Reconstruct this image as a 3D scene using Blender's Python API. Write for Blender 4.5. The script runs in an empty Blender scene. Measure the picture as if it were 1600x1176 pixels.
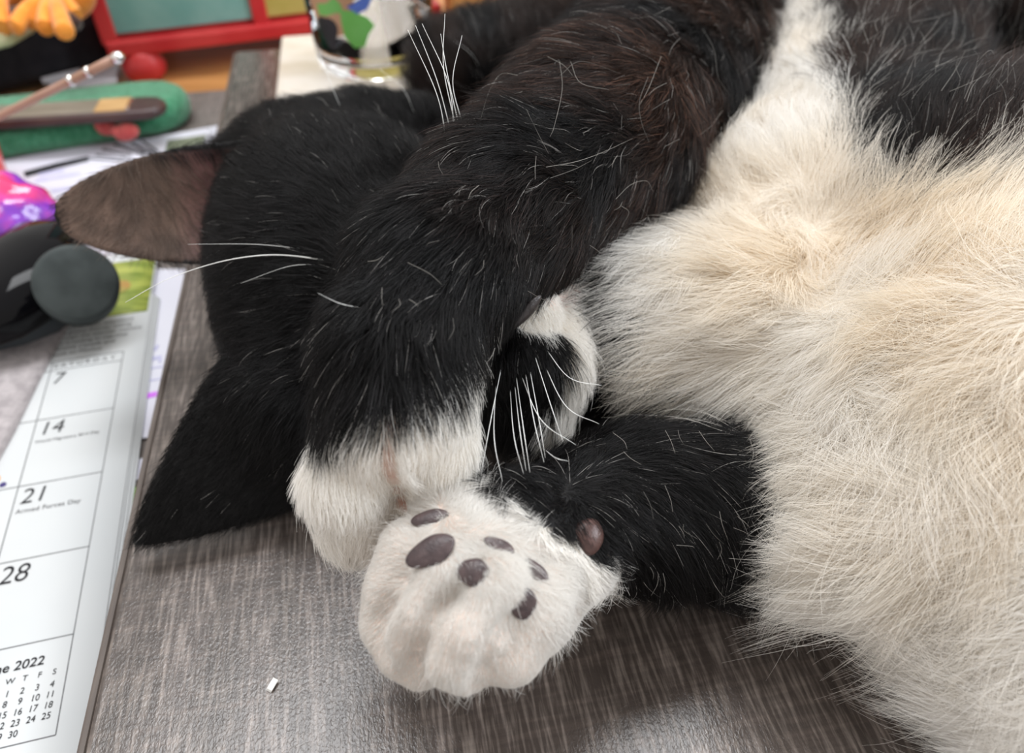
import bpy, bmesh, math, time
import numpy as np
from mathutils import Vector, Matrix
from mathutils.bvhtree import BVHTree
from mathutils.kdtree import KDTree

T0 = time.time()
S = bpy.context.scene
COL = S.collection
RNG = np.random.default_rng(7)

# ------------------------------------------------------------------ camera
F, CX, CY, H = 1193.0, 800.0, 588.0, 0.19
PITCH = math.radians(42.364)
cam = bpy.data.objects.new('camera', bpy.data.cameras.new('camera'))
COL.objects.link(cam)
cam.location = (0, 0, H)
cam.rotation_euler = (math.pi / 2 - PITCH, 0, 0)
cam.data.sensor_width = 36.0
cam.data.lens = F / 1600 * 36
cam.data.clip_start = 0.005
cam.data.dof.use_dof = True
cam.data.dof.focus_distance = 0.18
cam.data.dof.aperture_fstop = 11.5
S.camera = cam

# ------------------------------------------------------------------ light
w = bpy.data.worlds.new('room_ambient'); S.world = w; w.use_nodes = True
w.node_tree.nodes['Background'].inputs[0].default_value = (1.0, 0.965, 0.93, 1)
w.node_tree.nodes['Background'].inputs[1].default_value = 0.72


def area(name, loc, target, sx, sy, power, color):
    l = bpy.data.lights.new(name, 'AREA'); l.shape = 'RECTANGLE'; l.size = sx; l.size_y = sy
    l.energy = power; l.color = color
    o = bpy.data.objects.new(name, l); COL.objects.link(o)
    o.location = loc
    o.rotation_euler = (Vector(target) - Vector(loc)).to_track_quat('-Z', 'Y').to_euler()
    return o


area('ceiling_window_daylight', (-0.12, 0.66, 1.5), (-0.02, 0.25, 0), 1.25, 0.42, 18.0, (0.96, 0.98, 1.0))
area('room_window_daylight', (1.5, 0.15, 0.9), (0.05, 0.2, 0.05), 0.9, 0.9, 20.0, (0.86, 0.93, 1.0))

vs = S.view_settings
vs.view_transform = 'Standard'; vs.look = 'None'; vs.exposure = 0.32; vs.gamma = 1.0
vs.use_curve_mapping = False
S.cycles.max_bounces = 14; S.cycles.diffuse_bounces = 9

# ------------------------------------------------------------------ helpers
SP, CP = math.sin(PITCH), math.cos(PITCH)
CAMP = np.array([0, 0, H])
RIGHT = np.array([1.0, 0, 0]); UPV = np.array([0, SP, CP]); FWD = np.array([0, CP, -SP])


def ray(px, py):
    return (px - CX) * RIGHT + (CY - py) * UPV + F * FWD


def U(px, py, z=0.0):
    "the point at height z seen at a pixel of the photograph"
    r = ray(px, py)
    return CAMP + r * ((z - H) / r[2])


def depth(p):
    return float((np.asarray(p) - CAMP) @ FWD)


def proj(P):
    q = P - CAMP
    d = q @ FWD
    return np.stack([CX + F * (q @ RIGHT) / d, CY - F * (q @ UPV) / d], -1)


def set_attr(o, label, cat, group=None, kind=None):
    if label: o['label'] = label
    if cat: o['category'] = cat
    if group: o['group'] = group
    if kind: o['kind'] = kind
    return o


def thing(name, loc, label, cat, group=None):
    o = bpy.data.objects.new(name, None); COL.objects.link(o)
    o.empty_display_size = 0.01
    o.location = Vector(loc)
    return set_attr(o, label, cat, group)


def link(name, me, mat, parent=None, smooth=False, label=None):
    o = bpy.data.objects.new(name, me); COL.objects.link(o)
    if mat is not None: me.materials.append(mat)
    if smooth: me.polygons.foreach_set('use_smooth', [True] * len(me.polygons))
    if parent is not None:
        o.parent = parent
        root, off = parent, Vector((0, 0, 0))
        while root is not None:
            off += root.location; root = root.parent
        o.matrix_parent_inverse = Matrix.Translation(-off)
    if label: o['label'] = label
    return o


def mesh(name, verts, faces, mat, parent=None, smooth=False, label=None):
    me = bpy.data.meshes.new(name)
    me.from_pydata([tuple(map(float, v)) for v in verts], [], faces)
    me.update()
    return link(name, me, mat, parent, smooth, label)


def bm_obj(name, bm, mat, parent=None, smooth=False, label=None):
    bmesh.ops.recalc_face_normals(bm, faces=bm.faces)
    me = bpy.data.meshes.new(name); bm.to_mesh(me); bm.free()
    return link(name, me, mat, parent, smooth, label)


def frame(o, xdir, zdir=(0, 0, 1)):
    "4x4 with origin o, x axis along xdir, z along zdir"
    z = Vector(zdir).normalized(); x = Vector(xdir); x = (x - z * x.dot(z)).normalized(); y = z.cross(x)
    M = Matrix((x, y, z)).transposed().to_4x4(); M.translation = Vector(o)
    return M


def box(name, M, lo, hi, mat, parent=None, bevel=0.0, seg=2, smooth=False, label=None):
    bm = bmesh.new()
    bmesh.ops.create_cube(bm, size=1)
    lo, hi = Vector(lo), Vector(hi)
    for v in bm.verts:
        v.co = Vector([(lo[i] + hi[i]) / 2 + v.co[i] * (hi[i] - lo[i]) for i in range(3)])
    if bevel > 0:
        bmesh.ops.bevel(bm, geom=list(bm.edges), offset=bevel, segments=seg, affect='EDGES', profile=0.5)
    bm.transform(M)
    return bm_obj(name, bm, mat, parent, smooth, label)


def prism(name, M, outline, z0, z1, mat, parent=None, bevel=0.0, seg=2, smooth=False, label=None):
    bm = bmesh.new()
    vs_ = [bm.verts.new((x, y, z0)) for x, y in outline]
    f = bm.faces.new(vs_)
    r = bmesh.ops.extrude_face_region(bm, geom=[f])
    for e in r['geom']:
        if isinstance(e, bmesh.types.BMVert): e.co.z = z1
    bmesh.ops.recalc_face_normals(bm, faces=bm.faces)
    if bevel > 0:
        ed = [e for e in bm.edges if abs(e.verts[0].co.z - e.verts[1].co.z) < 1e-9]
        bmesh.ops.bevel(bm, geom=ed, offset=bevel, segments=seg, affect='EDGES', profile=0.5)
    bm.transform(M)
    return bm_obj(name, bm, mat, parent, smooth, label)


def lathe(name, M, prof, mat, parent=None, n=40, smooth=True, label=None):
    bm = bmesh.new(); rings = []
    for r, z in prof:
        rings.append([bm.verts.new((r * math.cos(2 * math.pi * i / n), r * math.sin(2 * math.pi * i / n), z)) for i in range(n)]
                     if r > 1e-6 else [bm.verts.new((0, 0, z))])
    for a, b in zip(rings, rings[1:]):
        for i in range(n):
            j = (i + 1) % n
            q = [a[i % len(a)], a[j % len(a)], b[j % len(b)], b[i % len(b)]]
            q2 = []
            for v in q:
                if v not in q2: q2.append(v)
            if len(q2) > 2: bm.faces.new(q2)
    bm.transform(M)
    return bm_obj(name, bm, mat, parent, smooth, label)


def tube(name, pts, rad, mat, parent=None, n=8, label=None):
    pts = np.asarray(pts, float); m = len(pts)
    rad = np.broadcast_to(rad, (m,)) if np.ndim(rad) == 0 else np.asarray(rad)
    tg = np.gradient(pts, axis=0); tg /= np.linalg.norm(tg, axis=1, keepdims=True)
    ref = np.array([0.3, 0.2, 0.9]); V, Fc = [], []
    for i in range(m):
        a = np.cross(tg[i], ref); a /= np.linalg.norm(a); b = np.cross(tg[i], a)
        for k in range(n):
            t = 2 * math.pi * k / n
            V.append(pts[i] + rad[i] * (math.cos(t) * a + math.sin(t) * b))
    for i in range(m - 1):
        for k in range(n):
            Fc.append((i * n + k, i * n + (k + 1) % n, (i + 1) * n + (k + 1) % n, (i + 1) * n + k))
    Fc.append(tuple(range(n))[::-1]); Fc.append(tuple((m - 1) * n + k for k in range(n)))
    return mesh(name, V, Fc, mat, parent, True, label)


def spline(P, n=14):
    "Catmull-Rom through control points"
    P = np.asarray(P, float)
    Q = np.vstack([2 * P[0] - P[1], P, 2 * P[-1] - P[-2]]); out = []
    for i in range(len(P) - 1):
        a, b, c, d = Q[i:i + 4]
        for t in np.linspace(0, 1, n, endpoint=False):
            out.append(0.5 * (2 * b + (c - a) * t + (2 * a - 5 * b + 4 * c - d) * t * t + (3 * b - a - 3 * c + d) * t ** 3))
    out.append(P[-1])
    return np.array(out)


def ellipsoid(name, c, ax, mat, parent=None, M=None, seg=24, label=None):
    bm = bmesh.new(); bmesh.ops.create_uvsphere(bm, u_segments=seg, v_segments=seg // 2, radius=1)
    for v in bm.verts: v.co = Vector((v.co.x * ax[0], v.co.y * ax[1], v.co.z * ax[2]))
    MM = (M.copy() if M is not None else Matrix.Identity(4)); MM.translation = Vector(c)
    bm.transform(MM)
    return bm_obj(name, bm, mat, parent, True, label)


# ------------------------------------------------------------------ materials
def mat(name, color, rough=0.5, spec=0.5, color2=None, scale=(60, 60, 60), detail=3, bump=0.0, bscale=400,
        metallic=0.0, trans=0.0, coat=0.0, lo=0.35, hi=0.65, sheen=0.0, ior=1.45, bdist=0.0005):
    m = bpy.data.materials.new(name); m.use_nodes = True
    nt = m.node_tree; b = nt.nodes['Principled BSDF']
    b.inputs['Base Color'].default_value = (*color, 1)
    b.inputs['Roughness'].default_value = rough
    b.inputs['Specular IOR Level'].default_value = spec
    b.inputs['Metallic'].default_value = metallic
    b.inputs['Transmission Weight'].default_value = trans
    b.inputs['Coat Weight'].default_value = coat
    b.inputs['Sheen Weight'].default_value = sheen
    b.inputs['IOR'].default_value = ior
    tc = nt.nodes.new('ShaderNodeTexCoord')
    if color2 is not None:
        mp = nt.nodes.new('ShaderNodeMapping'); mp.inputs['Scale'].default_value = scale
        nz = nt.nodes.new('ShaderNodeTexNoise'); nz.inputs['Scale'].default_value = 1; nz.inputs['Detail'].default_value = detail
        cr = nt.nodes.new('ShaderNodeValToRGB')
        cr.color_ramp.elements[0].position = lo; cr.color_ramp.elements[1].position = hi
        cr.color_ramp.elements[0].color = (*color, 1); cr.color_ramp.elements[1].color = (*color2, 1)
        nt.links.new(tc.outputs['Object'], mp.inputs[0]); nt.links.new(mp.outputs[0], nz.inputs['Vector'])
        nt.links.new(nz.outputs[0], cr.inputs[0]); nt.links.new(cr.outputs[0], b.inputs['Base Color'])
    if bump > 0:
        nb = nt.nodes.new('ShaderNodeTexNoise'); nb.inputs['Scale'].default_value = bscale; nb.inputs['Detail'].default_value = 2
        bp = nt.nodes.new('ShaderNodeBump'); bp.inputs['Strength'].default_value = bump; bp.inputs['Distance'].default_value = bdist
        nt.links.new(tc.outputs['Object'], nb.inputs['Vector']); nt.links.new(nb.outputs[0], bp.inputs['Height'])
        nt.links.new(bp.outputs[0], b.inputs['Normal'])
    return m


def laminate(name, dark, light, rough):
    m = bpy.data.materials.new(name); m.use_nodes = True
    nt = m.node_tree; b = nt.nodes['Principled BSDF']; L = nt.links.new
    b.inputs['Roughness'].default_value = rough
    b.inputs['Specular IOR Level'].default_value = 0.5
    tc = nt.nodes.new('ShaderNodeTexCoord')

    def noise(scale, detail=3, dist=0.0):
        mp = nt.nodes.new('ShaderNodeMapping'); mp.inputs['Scale'].default_value = scale
        nz = nt.nodes.new('ShaderNodeTexNoise'); nz.inputs['Scale'].default_value = 1
        nz.inputs['Detail'].default_value = detail; nz.inputs['Distortion'].default_value = dist
        L(tc.outputs['Object'], mp.inputs[0]); L(mp.outputs[0], nz.inputs['Vector'])
        return nz.outputs[0]

    def ramp(src, p0, p1, c0, c1):
        r = nt.nodes.new('ShaderNodeValToRGB')
        r.color_ramp.elements[0].position = p0; r.color_ramp.elements[1].position = p1
        r.color_ramp.elements[0].color = (*c0, 1); r.color_ramp.elements[1].color = (*c1, 1)
        L(src, r.inputs[0]); return r.outputs[0]

    def mix(kind, fac, a, c):
        x = nt.nodes.new('ShaderNodeMix'); x.data_type = 'RGBA'; x.blend_type = kind
        x.inputs[0].default_value = fac
        L(a, x.inputs[6]); L(c, x.inputs[7]); return x.outputs[2]
    streak = ramp(noise((900, 70, 10), 3), 0.46, 0.72, dark, light)
    broad = ramp(noise((160, 14, 10), 3), 0.3, 0.7, (0.72, 0.70, 0.68), (1.12, 1.1, 1.1))
    cross = ramp(noise((45, 420, 10), 3), 0.45, 0.75, (0.9, 0.9, 0.9), (1.45, 1.42, 1.4))
    c = mix('MULTIPLY', 1.0, streak, broad); c = mix('MULTIPLY', 0.8, c, cross)
    L(c, b.inputs['Base Color'])
    nb = noise((1500, 900, 10), 2, 0.6)
    bp = nt.nodes.new('ShaderNodeBump'); bp.inputs['Strength'].default_value = 0.35; bp.inputs['Distance'].default_value = 0.0003
    L(nb, bp.inputs['Height']); L(bp.outputs[0], b.inputs['Normal'])
    return m


M_BOARD = laminate('grey_wood_laminate', (0.088, 0.073, 0.066), (0.265, 0.23, 0.208), 0.24)
M_EDGE = mat('laminate_edge_band', (0.105, 0.085, 0.075), 0.5, 0.4, (0.14, 0.115, 0.1), (300, 20, 300))
M_DESK = laminate('grey_desk_laminate', (0.16, 0.14, 0.13), (0.26, 0.23, 0.215), 0.5)
M_OAK = mat('orange_oak', (0.42, 0.19, 0.055), 0.45, 0.5, (0.62, 0.30, 0.10), (6, 90, 40))
M_PAGE = mat('coated_paper', (0.62, 0.645, 0.66), 0.4, 0.4, (0.65, 0.67, 0.68), (25, 25, 25))
M_PAPER = mat('white_paper', (0.60, 0.60, 0.68), 0.7, 0.2, (0.65, 0.65, 0.72), (20, 20, 20))
M_INK = mat('black_ink', (0.02, 0.02, 0.022), 0.6, 0.2, (0.035, 0.035, 0.04), (300, 300, 300))
M_GREYINK = mat('grey_ink', (0.14, 0.145, 0.15), 0.6, 0.2, (0.18, 0.18, 0.19), (300, 300, 300))
M_PALEINK = mat('pale_blue_ink', (0.42, 0.42, 0.62), 0.6, 0.2, (0.5, 0.5, 0.68), (200, 200, 200))
M_PURPLE = mat('purple_highlighter', (0.55, 0.16, 0.72), 0.6, 0.2, (0.6, 0.22, 0.75), (200, 200, 200))
M_BLUE = mat('blue_print', (0.08, 0.3, 0.75), 0.5, 0.3, (0.12, 0.35, 0.8), (200, 200, 200))
M_ORANGEP = mat('orange_print', (0.8, 0.42, 0.16), 0.5, 0.3, (0.85, 0.5, 0.22), (200, 200, 200))
M_NAVY = mat('navy_print', (0.05, 0.04, 0.16), 0.5, 0.3, (0.07, 0.05, 0.2), (200, 200, 200))
M_RED = mat('red_paint', (0.52, 0.025, 0.03), 0.4, 0.5, (0.6, 0.05, 0.05), (30, 30, 30))
M_TEAL = mat('teal_paint', (0.16, 0.36, 0.33), 0.55, 0.4, (0.24, 0.44, 0.40), (35, 35, 35), bump=0.2)
M_YELLOW = mat('olive_yellow_paint', (0.42, 0.36, 0.08), 0.55, 0.4, (0.52, 0.44, 0.14), (35, 35, 35), bump=0.2)
M_BLACKP = mat('black_paint', (0.012, 0.014, 0.018), 0.5, 0.4, (0.03, 0.035, 0.04), (40, 40, 40))
M_GLOSS = mat('gloss_black_plastic', (0.003, 0.003, 0.004), 0.06, 0.16, (0.004, 0.004, 0.005), (30, 30, 30))
M_MATTE = mat('matte_dark_grey_plastic', (0.032, 0.040, 0.040), 0.65, 0.3, (0.055, 0.066, 0.066), (90, 90, 90), bump=0.1, bscale=1500)
M_BASEG = mat('slate_grey_plastic', (0.06, 0.07, 0.08), 0.6, 0.3, (0.075, 0.085, 0.095), (90, 90, 90))
M_CASE = mat('black_case', (0.010, 0.010, 0.014), 0.75, 0.25, (0.018, 0.018, 0.022), (90, 90, 90), bump=0.2, bscale=900)
M_OLIVE = mat('olive_grey_trim', (0.09, 0.085, 0.07), 0.5, 0.4, (0.13, 0.12, 0.1), (60, 60, 60))
M_ORANGE = mat('orange_plush', (0.80, 0.26, 0.03), 0.9, 0.1, (0.9, 0.36, 0.06), (120, 120, 120), bump=0.6, bscale=1200, sheen=0.4)
M_STRIPE = mat('dark_brown_plush', (0.06, 0.03, 0.025), 0.9, 0.1, (0.1, 0.05, 0.04), (150, 150, 150), bump=0.6, bscale=1200, sheen=0.3)
M_CREAMP = mat('cream_plush', (0.62, 0.60, 0.36), 0.9, 0.1, (0.72, 0.70, 0.48), (150, 150, 150), bump=0.6, bscale=1200, sheen=0.3)
M_GREEN = mat('green_terry', (0.03, 0.20, 0.09), 0.95, 0.1, (0.07, 0.30, 0.16), (260, 260, 260), bump=1.0, bscale=700, sheen=0.4, bdist=0.002)
M_BOW = mat('coral_red_terry', (0.55, 0.07, 0.07), 0.95, 0.1, (0.68, 0.14, 0.12), (260, 260, 260), bump=1.0, bscale=700, sheen=0.4, bdist=0.002)
M_BROWNC = mat('dark_brown_case', (0.05, 0.025, 0.025), 0.35, 0.5, (0.07, 0.035, 0.03), (60, 60, 60))
M_TAN = mat('tan_wood', (0.42, 0.25, 0.10), 0.5, 0.4, (0.52, 0.33, 0.15), (25, 200, 60))
M_TAUPE = mat('taupe_strip', (0.16, 0.135, 0.10), 0.5, 0.4, (0.22, 0.19, 0.15), (25, 150, 60))
M_BRUSH = mat('copper_brown_barrel', (0.36, 0.20, 0.13), 0.3, 0.5, (0.44, 0.26, 0.2), (20, 90, 90))
M_SILVER = mat('silver_metal', (0.8, 0.78, 0.75), 0.2, 0.5, (0.85, 0.84, 0.82), (60, 60, 60), metallic=1.0)
M_CUP = mat('glossy_red_plastic', (0.72, 0.03, 0.025), 0.25, 0.5, (0.78, 0.05, 0.04), (30, 30, 30), coat=0.3)
M_STONE = mat('cream_marble', (0.66, 0.58, 0.48), 0.4, 0.5, (0.82, 0.76, 0.70), (25, 60, 40), detail=5)
M_GLASS = mat('clear_glass', (1, 1, 1), 0.02, 0.5, trans=1.0, ior=1.45)
M_GREENP = mat('green_glass_print', (0.16, 0.50, 0.10), 0.4, 0.4, (0.2, 0.55, 0.14), (60, 60, 60))
M_BLUEP = mat('blue_glass_print', (0.10, 0.18, 0.58), 0.4, 0.4, (0.14, 0.22, 0.62), (60, 60, 60))
M_BLACKG = mat('black_glass_print', (0.015, 0.015, 0.02), 0.4, 0.4, (0.025, 0.025, 0.03), (60, 60, 60))
M_PEACH = mat('peach_glass_print', (0.52, 0.30, 0.18), 0.4, 0.4, (0.58, 0.36, 0.22), (60, 60, 60))
M_FELT = mat('pinkish_grey_cloth', (0.36, 0.33, 0.34), 0.9, 0.2, (0.50, 0.46, 0.47), (250, 250, 250), bump=0.8, bscale=600)
M_PHOTO = mat('grass_photo', (0.10, 0.17, 0.02), 0.35, 0.5, (0.42, 0.46, 0.10), (60, 220, 10), detail=4, lo=0.3, hi=0.62)
M_PHOTO2 = mat('autumn_photo_patch', (0.45, 0.20, 0.05), 0.35, 0.5, (0.36, 0.36, 0.09), (80, 160, 10), detail=4)
M_PHOTO3 = mat('dull_green_photo', (0.13, 0.15, 0.10), 0.5, 0.4, (0.22, 0.24, 0.17), (60, 60, 10))
M_LIME = mat('lime_green_card', (0.24, 0.50, 0.04), 0.5, 0.4, (0.3, 0.56, 0.07), (60, 60, 10))
M_CRUMB = mat('white_crumb', (0.9, 0.9, 0.88), 0.3, 0.5, (0.95, 0.95, 0.93), (900, 900, 900))
M_CARD = mat('grey_card', (0.42, 0.42, 0.45), 0.6, 0.3, (0.5, 0.5, 0.53), (30, 30, 30))
M_PAD = mat('paw_pad_skin', (0.045, 0.030, 0.032), 0.38, 0.5, (0.085, 0.058, 0.058), (500, 500, 500), bump=0.35, bscale=2200, bdist=0.0003)
M_CARPAL = mat('carpal_pad_skin', (0.060, 0.030, 0.026), 0.32, 0.5, (0.105, 0.055, 0.048), (400, 400, 400), bump=0.3, bscale=2200, bdist=0.0003)
M_LIP = mat('black_lip_skin', (0.018, 0.014, 0.014), 0.35, 0.5, (0.03, 0.024, 0.024), (600, 600, 600), bump=0.3, bscale=1800)
M_WHISK = mat('whisker_white', (0.88, 0.88, 0.86), 0.35, 0.5, (0.95, 0.95, 0.93), (100, 100, 100))

# pink iridescent pouch: pink / purple / sky blue cells
def pouch_mat():
    m = mat('pink_purple_foil', (0.78, 0.035, 0.16), 0.18, 0.6, (0.20, 0.03, 0.45), (45, 45, 45), detail=4, lo=0.50, hi=0.68, coat=0.6, bump=0.5, bscale=70, bdist=0.004)
    return m
M_POUCH = pouch_mat()

# ------------------------------------------------------------------ furniture and setting
GRAIN = U(370, 80, 0) - U(130, 1176, 0)
GYAW = math.atan2(GRAIN[1], GRAIN[0]) - math.pi / 2
ZD = -0.025          # top of the grey desk panel
ZO = -0.030          # top of the oak desk

def rot_frame(o, yaw):
    return Matrix.Translation(Vector(o)) @ Matrix.Rotation(yaw, 4, 'Z')

# oak desk: three planks
oak = thing('oak_desk', (0, 0.6, ZO - 0.04), 'orange oak desk top under the painted chest and the grey boards', 'desk')
Mo = rot_frame((-0.25, 0.2, ZO), GYAW)
for i in range(8):
    box('plank', Mo, (-1.0, -0.5 + i * 0.2, -0.04), (1.6, -0.5 + i * 0.2 + 0.1985, 0), M_OAK, oak, 0.001)

# grey desk panel: far edge shows at (330,140)
e0 = U(330, 141, ZD)
Md = rot_frame(e0, GYAW)
desk = box('grey_desk', Md, (-0.45, -0.75, ZO - ZD), (0.55, 0, 0), M_DESK, None, 0.0012)
set_attr(desk, 'lower grey wood-look desk under the calendar and papers', 'desk')
desk.data.transform(Md.inverted()); desk.matrix_world = Md

# the raised board the cat lies on
Mb = rot_frame(U(370, 80, 0), GYAW)
board = box('laminate_board', Mb, (0, -0.75, ZD), (0.75, 0, 0), M_BOARD, None, 0.0015, 3)
set_attr(board, 'thick grey wood-grain laminate board that the cat lies on', 'board')
board.data.transform(Mb.inverted()); board.matrix_world = Mb
eb = box('edge_band', Mb, (-0.0022, -0.75, ZD + 0.001), (-0.0001, 0, -0.0006), M_EDGE, None, 0.0008)
eb.parent = board; eb.matrix_parent_inverse = Mb.inverted()

# ------------------------------------------------------------------ calendar and papers
ZC = -0.0200
CYAW = math.radians(14.6)
c0 = U(87, 1148, ZC)                     # lower right corner of the date grid
Mc = rot_frame(c0, CYAW)
CW, CH = 0.0277, 0.0322
cal = thing('wall_calendar', (*c0[:2], ZD + 0.001), 'open white wall calendar showing Saturdays and a small June 2022 grid', 'calendar')
PT = 0.232                               # page length above the grid corner


def warp_sheet(name, M, x0, x1, y0, y1, th, mat_, parent, amp=0.0, nx=8, ny=24):
    V, Fc = [], []
    for k in (0, 1):
        for j in range(ny + 1):
            for i in range(nx + 1):
                x = x0 + (x1 - x0) * i / nx; y = y0 + (y1 - y0) * j / ny
                z = amp * (math.sin(y * 22) * 0.5 + math.sin(x * 60 + y * 9) * 0.5)
                V.append(M @ Vector((x, y, z - (0 if k == 0 else th))))
    n = (nx + 1) * (ny + 1)
    for j in range(ny):
        for i in range(nx):
            a = j * (nx + 1) + i
            Fc.append((a, a + 1, a + nx + 2, a + nx + 1))
            Fc.append((n + a, n + a + nx + 1, n + a + nx + 2, n + a + 1))
    bd = [j * (nx + 1) for j in range(ny + 1)]
    for a, b_ in zip(bd, bd[1:]): Fc.append((a, b_, n + b_, n + a))
    bd = [j * (nx + 1) + nx for j in range(ny + 1)]
    for a, b_ in zip(bd, bd[1:]): Fc.append((b_, a, n + a, n + b_))
    bd = list(range(nx + 1))
    for a, b_ in zip(bd, bd[1:]): Fc.append((b_, a, n + a, n + b_))
    bd = [ny * (nx + 1) + i for i in range(nx + 1)]
    for a, b_ in zip(bd, bd[1:]): Fc.append((a, b_, n + b_, n + a))
    return mesh(name, V, Fc, mat_, parent, True)


warp_sheet('page', Mc, -0.215, 0.0085, -0.06, 0.205, 0.0006, M_PAGE, cal)
for k in range(3):
    warp_sheet('page', Matrix.Translation((0.0006 * (k + 1), 0, -0.0008 * (k + 1))) @ Mc, -0.215, 0.0085 + 0.0003 * k, -0.06, 0.205, 0.0006, M_PAGE, cal)
ZP = 0.00012


def cal_rect(name, x0, y0, x1, y1, m, z=ZP):
    return box(name, Mc, (x0, y0, 0), (x1, y1, z), m, cal)


def text(name, s, M, x, y, size, m, parent, align='LEFT', shear=0.0, off=0.0, sx=1.0):
    cu = bpy.data.curves.new(name, 'FONT'); cu.body = s; cu.size = size; cu.align_x = align; cu.shear = shear; cu.offset = off
    cu.resolution_u = 4
    o = bpy.data.objects.new('tmp', cu); COL.objects.link(o)
    dg = bpy.context.evaluated_depsgraph_get()
    me = bpy.data.meshes.new_from_object(o.evaluated_get(dg))
    bpy.data.objects.remove(o); bpy.data.curves.remove(cu)
    me.name = name
    me.transform(M @ Matrix.Translation((x, y, ZP + 0.00006)) @ Matrix.Diagonal((sx, 1, 1, 1)))
    me.materials.clear()
    return link(name, me, m, parent)


def line(x0, y0, x1, y1, wd=0.00032):
    if abs(x0 - x1) < 1e-6: cal_rect('rule_line', x0 - wd / 2, min(y0, y1), x0 + wd / 2, max(y0, y1), M_GREYINK)
    else: cal_rect('rule_line', min(x0, x1), y0 - wd / 2, max(x0, x1), y0 + wd / 2, M_GREYINK)


ROWY = [0.0, 0.0305, 0.0305 + 0.0322, 0.0305 + 2 * 0.0322 + 0.0008, 0.0305 + 3 * 0.0322 + 0.0022, 0.1585, 0.1645]
for y in ROWY: line(-3 * CW, y, 0, y)
for i in range(4): line(-i * CW, 0, -i * CW, ROWY[-1])
for r, (s, sub) in enumerate((('28', ''), ('21', 'Armed Forces Day'), ('14', 'World Migratory Bird Day'), ('7', ''))):
    yt = ROWY[r + 2]
    text('date_number', s, Mc, -CW + 0.0016, yt - 0.0086, 0.0098, M_INK, cal, shear=0.12, off=-0.00006, sx=0.92)
    if sub: text('holiday_print', sub, Mc, -CW + 0.0014, yt - 0.0128, 0.0027 if r == 1 else 0.0021, M_GREYINK, cal, shear=0.0)
    text('date_number', str(int(s) - 1), Mc, -2 * CW + 0.0016, yt - 0.0086, 0.0098, M_INK, cal, shear=0.12, off=-0.00006, sx=0.92)
text('weekday_print', 'S A T U R D A Y', Mc, -CW / 2 - 0.001, ROWY[5] + 0.0016, 0.0034, M_GREYINK, cal, 'CENTER')
text('month_title', 'June 2022', Mc, -0.0068, 0.0225, 0.0041, M_INK, cal, 'RIGHT', 0.1, 0.00004)
XS = [-0.0268, -0.0229, -0.019, -0.0151, -0.0112, -0.0073, -0.0034]
for x, s in zip(XS, 'SMTWTFS'): text('weekday_letter', s, Mc, x, 0.0185, 0.0024, M_INK, cal, 'CENTER', 0.05)
d = 1
for r in range(5):
    for cidx in range(7):
        if r == 0 and cidx < 3: continue
        if d > 30: break
        text('mini_date', str(d), Mc, XS[cidx], 0.0146 - r * 0.0031, 0.0027, M_INK, cal, 'CENTER', 0.08, sx=0.9); d += 1
# printed paragraph above the grid and the nature photograph
for k, s in enumerate(['A bird of open woodland', 'and grassy shores, calling', 'through the warmer months', 'and breeding in marshes', 'RANGE Canada and', 'south to Mexico']):
    text('caption_print', s, Mc, -0.0300, 0.1862 - k * 0.0036, 0.0031, M_GREYINK, cal, 'LEFT')
ph = warp_sheet('nature_photo', Mc @ Matrix.Translation((0, 0, 0.0002)), -0.09, 0.0072, 0.1915, 0.236, 0.0005, M_PHOTO, cal)
warp_sheet('page', Mc @ Matrix.Translation((0, 0, -0.0004)), -0.215, 0.0078, 0.2045, 0.245, 0.0006, M_PAGE, cal)
for (x, y, a, b_) in ((-0.030, 0.212, 0.006, 0.004), (-0.008, 0.214, 0.006, 0.0055)):
    prism('photo_flower', Mc, [(x + a * math.cos(t), y + b_ * math.sin(t)) for t in np.linspace(0, 2 * math.pi, 14, endpoint=False)], 0.0002, 0.0004, M_PHOTO2, cal)
# little printed marks in the Friday column
prism('printed_mark', Mc, [(-CW - 0.0085 + 0.0016 * math.cos(t), ROWY[3] + 0.0055 + 0.0022 * math.sin(t)) for t in np.linspace(0, 6.28, 10, endpoint=False)], 0, ZP, M_ORANGEP, cal)
prism('printed_mark', Mc, [(-CW - 0.0055 + 0.0012 * math.cos(t), ROWY[3] + 0.0024 + 0.0012 * math.sin(t)) for t in np.linspace(0, 6.28, 10, endpoint=False)], 0, ZP, M_NAVY, cal)
prism('printed_mark', Mc, [(-CW - 0.005 + 0.0011 * math.cos(t), ROWY[2] + 0.0042 + 0.0018 * math.sin(t)) for t in np.linspace(0, 6.28, 10, endpoint=False)], 0, ZP, M_BLUE, cal)
prism('printed_mark', Mc, [(-CW - 0.0053, ROWY[2] + 0.0005), (-CW - 0.0043, ROWY[2] + 0.0005), (-CW - 0.0043, ROWY[2] + 0.0036), (-CW - 0.0053, ROWY[2] + 0.0036)], 0, ZP, M_BLUE, cal)

# sheets that stick out between the calendar and the board
def sheet(name, pix, z, th, m, label, cat):
    q = [U(px, py, z) for px, py in pix]
    n = len(q)
    V = [*q, *[p - np.array([0, 0, th]) for p in q]]
    Fc = [tuple(range(n)), tuple(range(2 * n - 1, n - 1, -1))] + [((i + 1) % n, i, n + i, n + (i + 1) % n) for i in range(n)]
    t = mesh(name, V, Fc, m)
    if label: set_attr(t, label, cat)
    return t


ZS = -0.0236
def onboard(y, off=-2):   # pixel x of the board's left edge at pixel row y
    return 130 + (1176 - y) * 240 / 1096 + off

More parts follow.
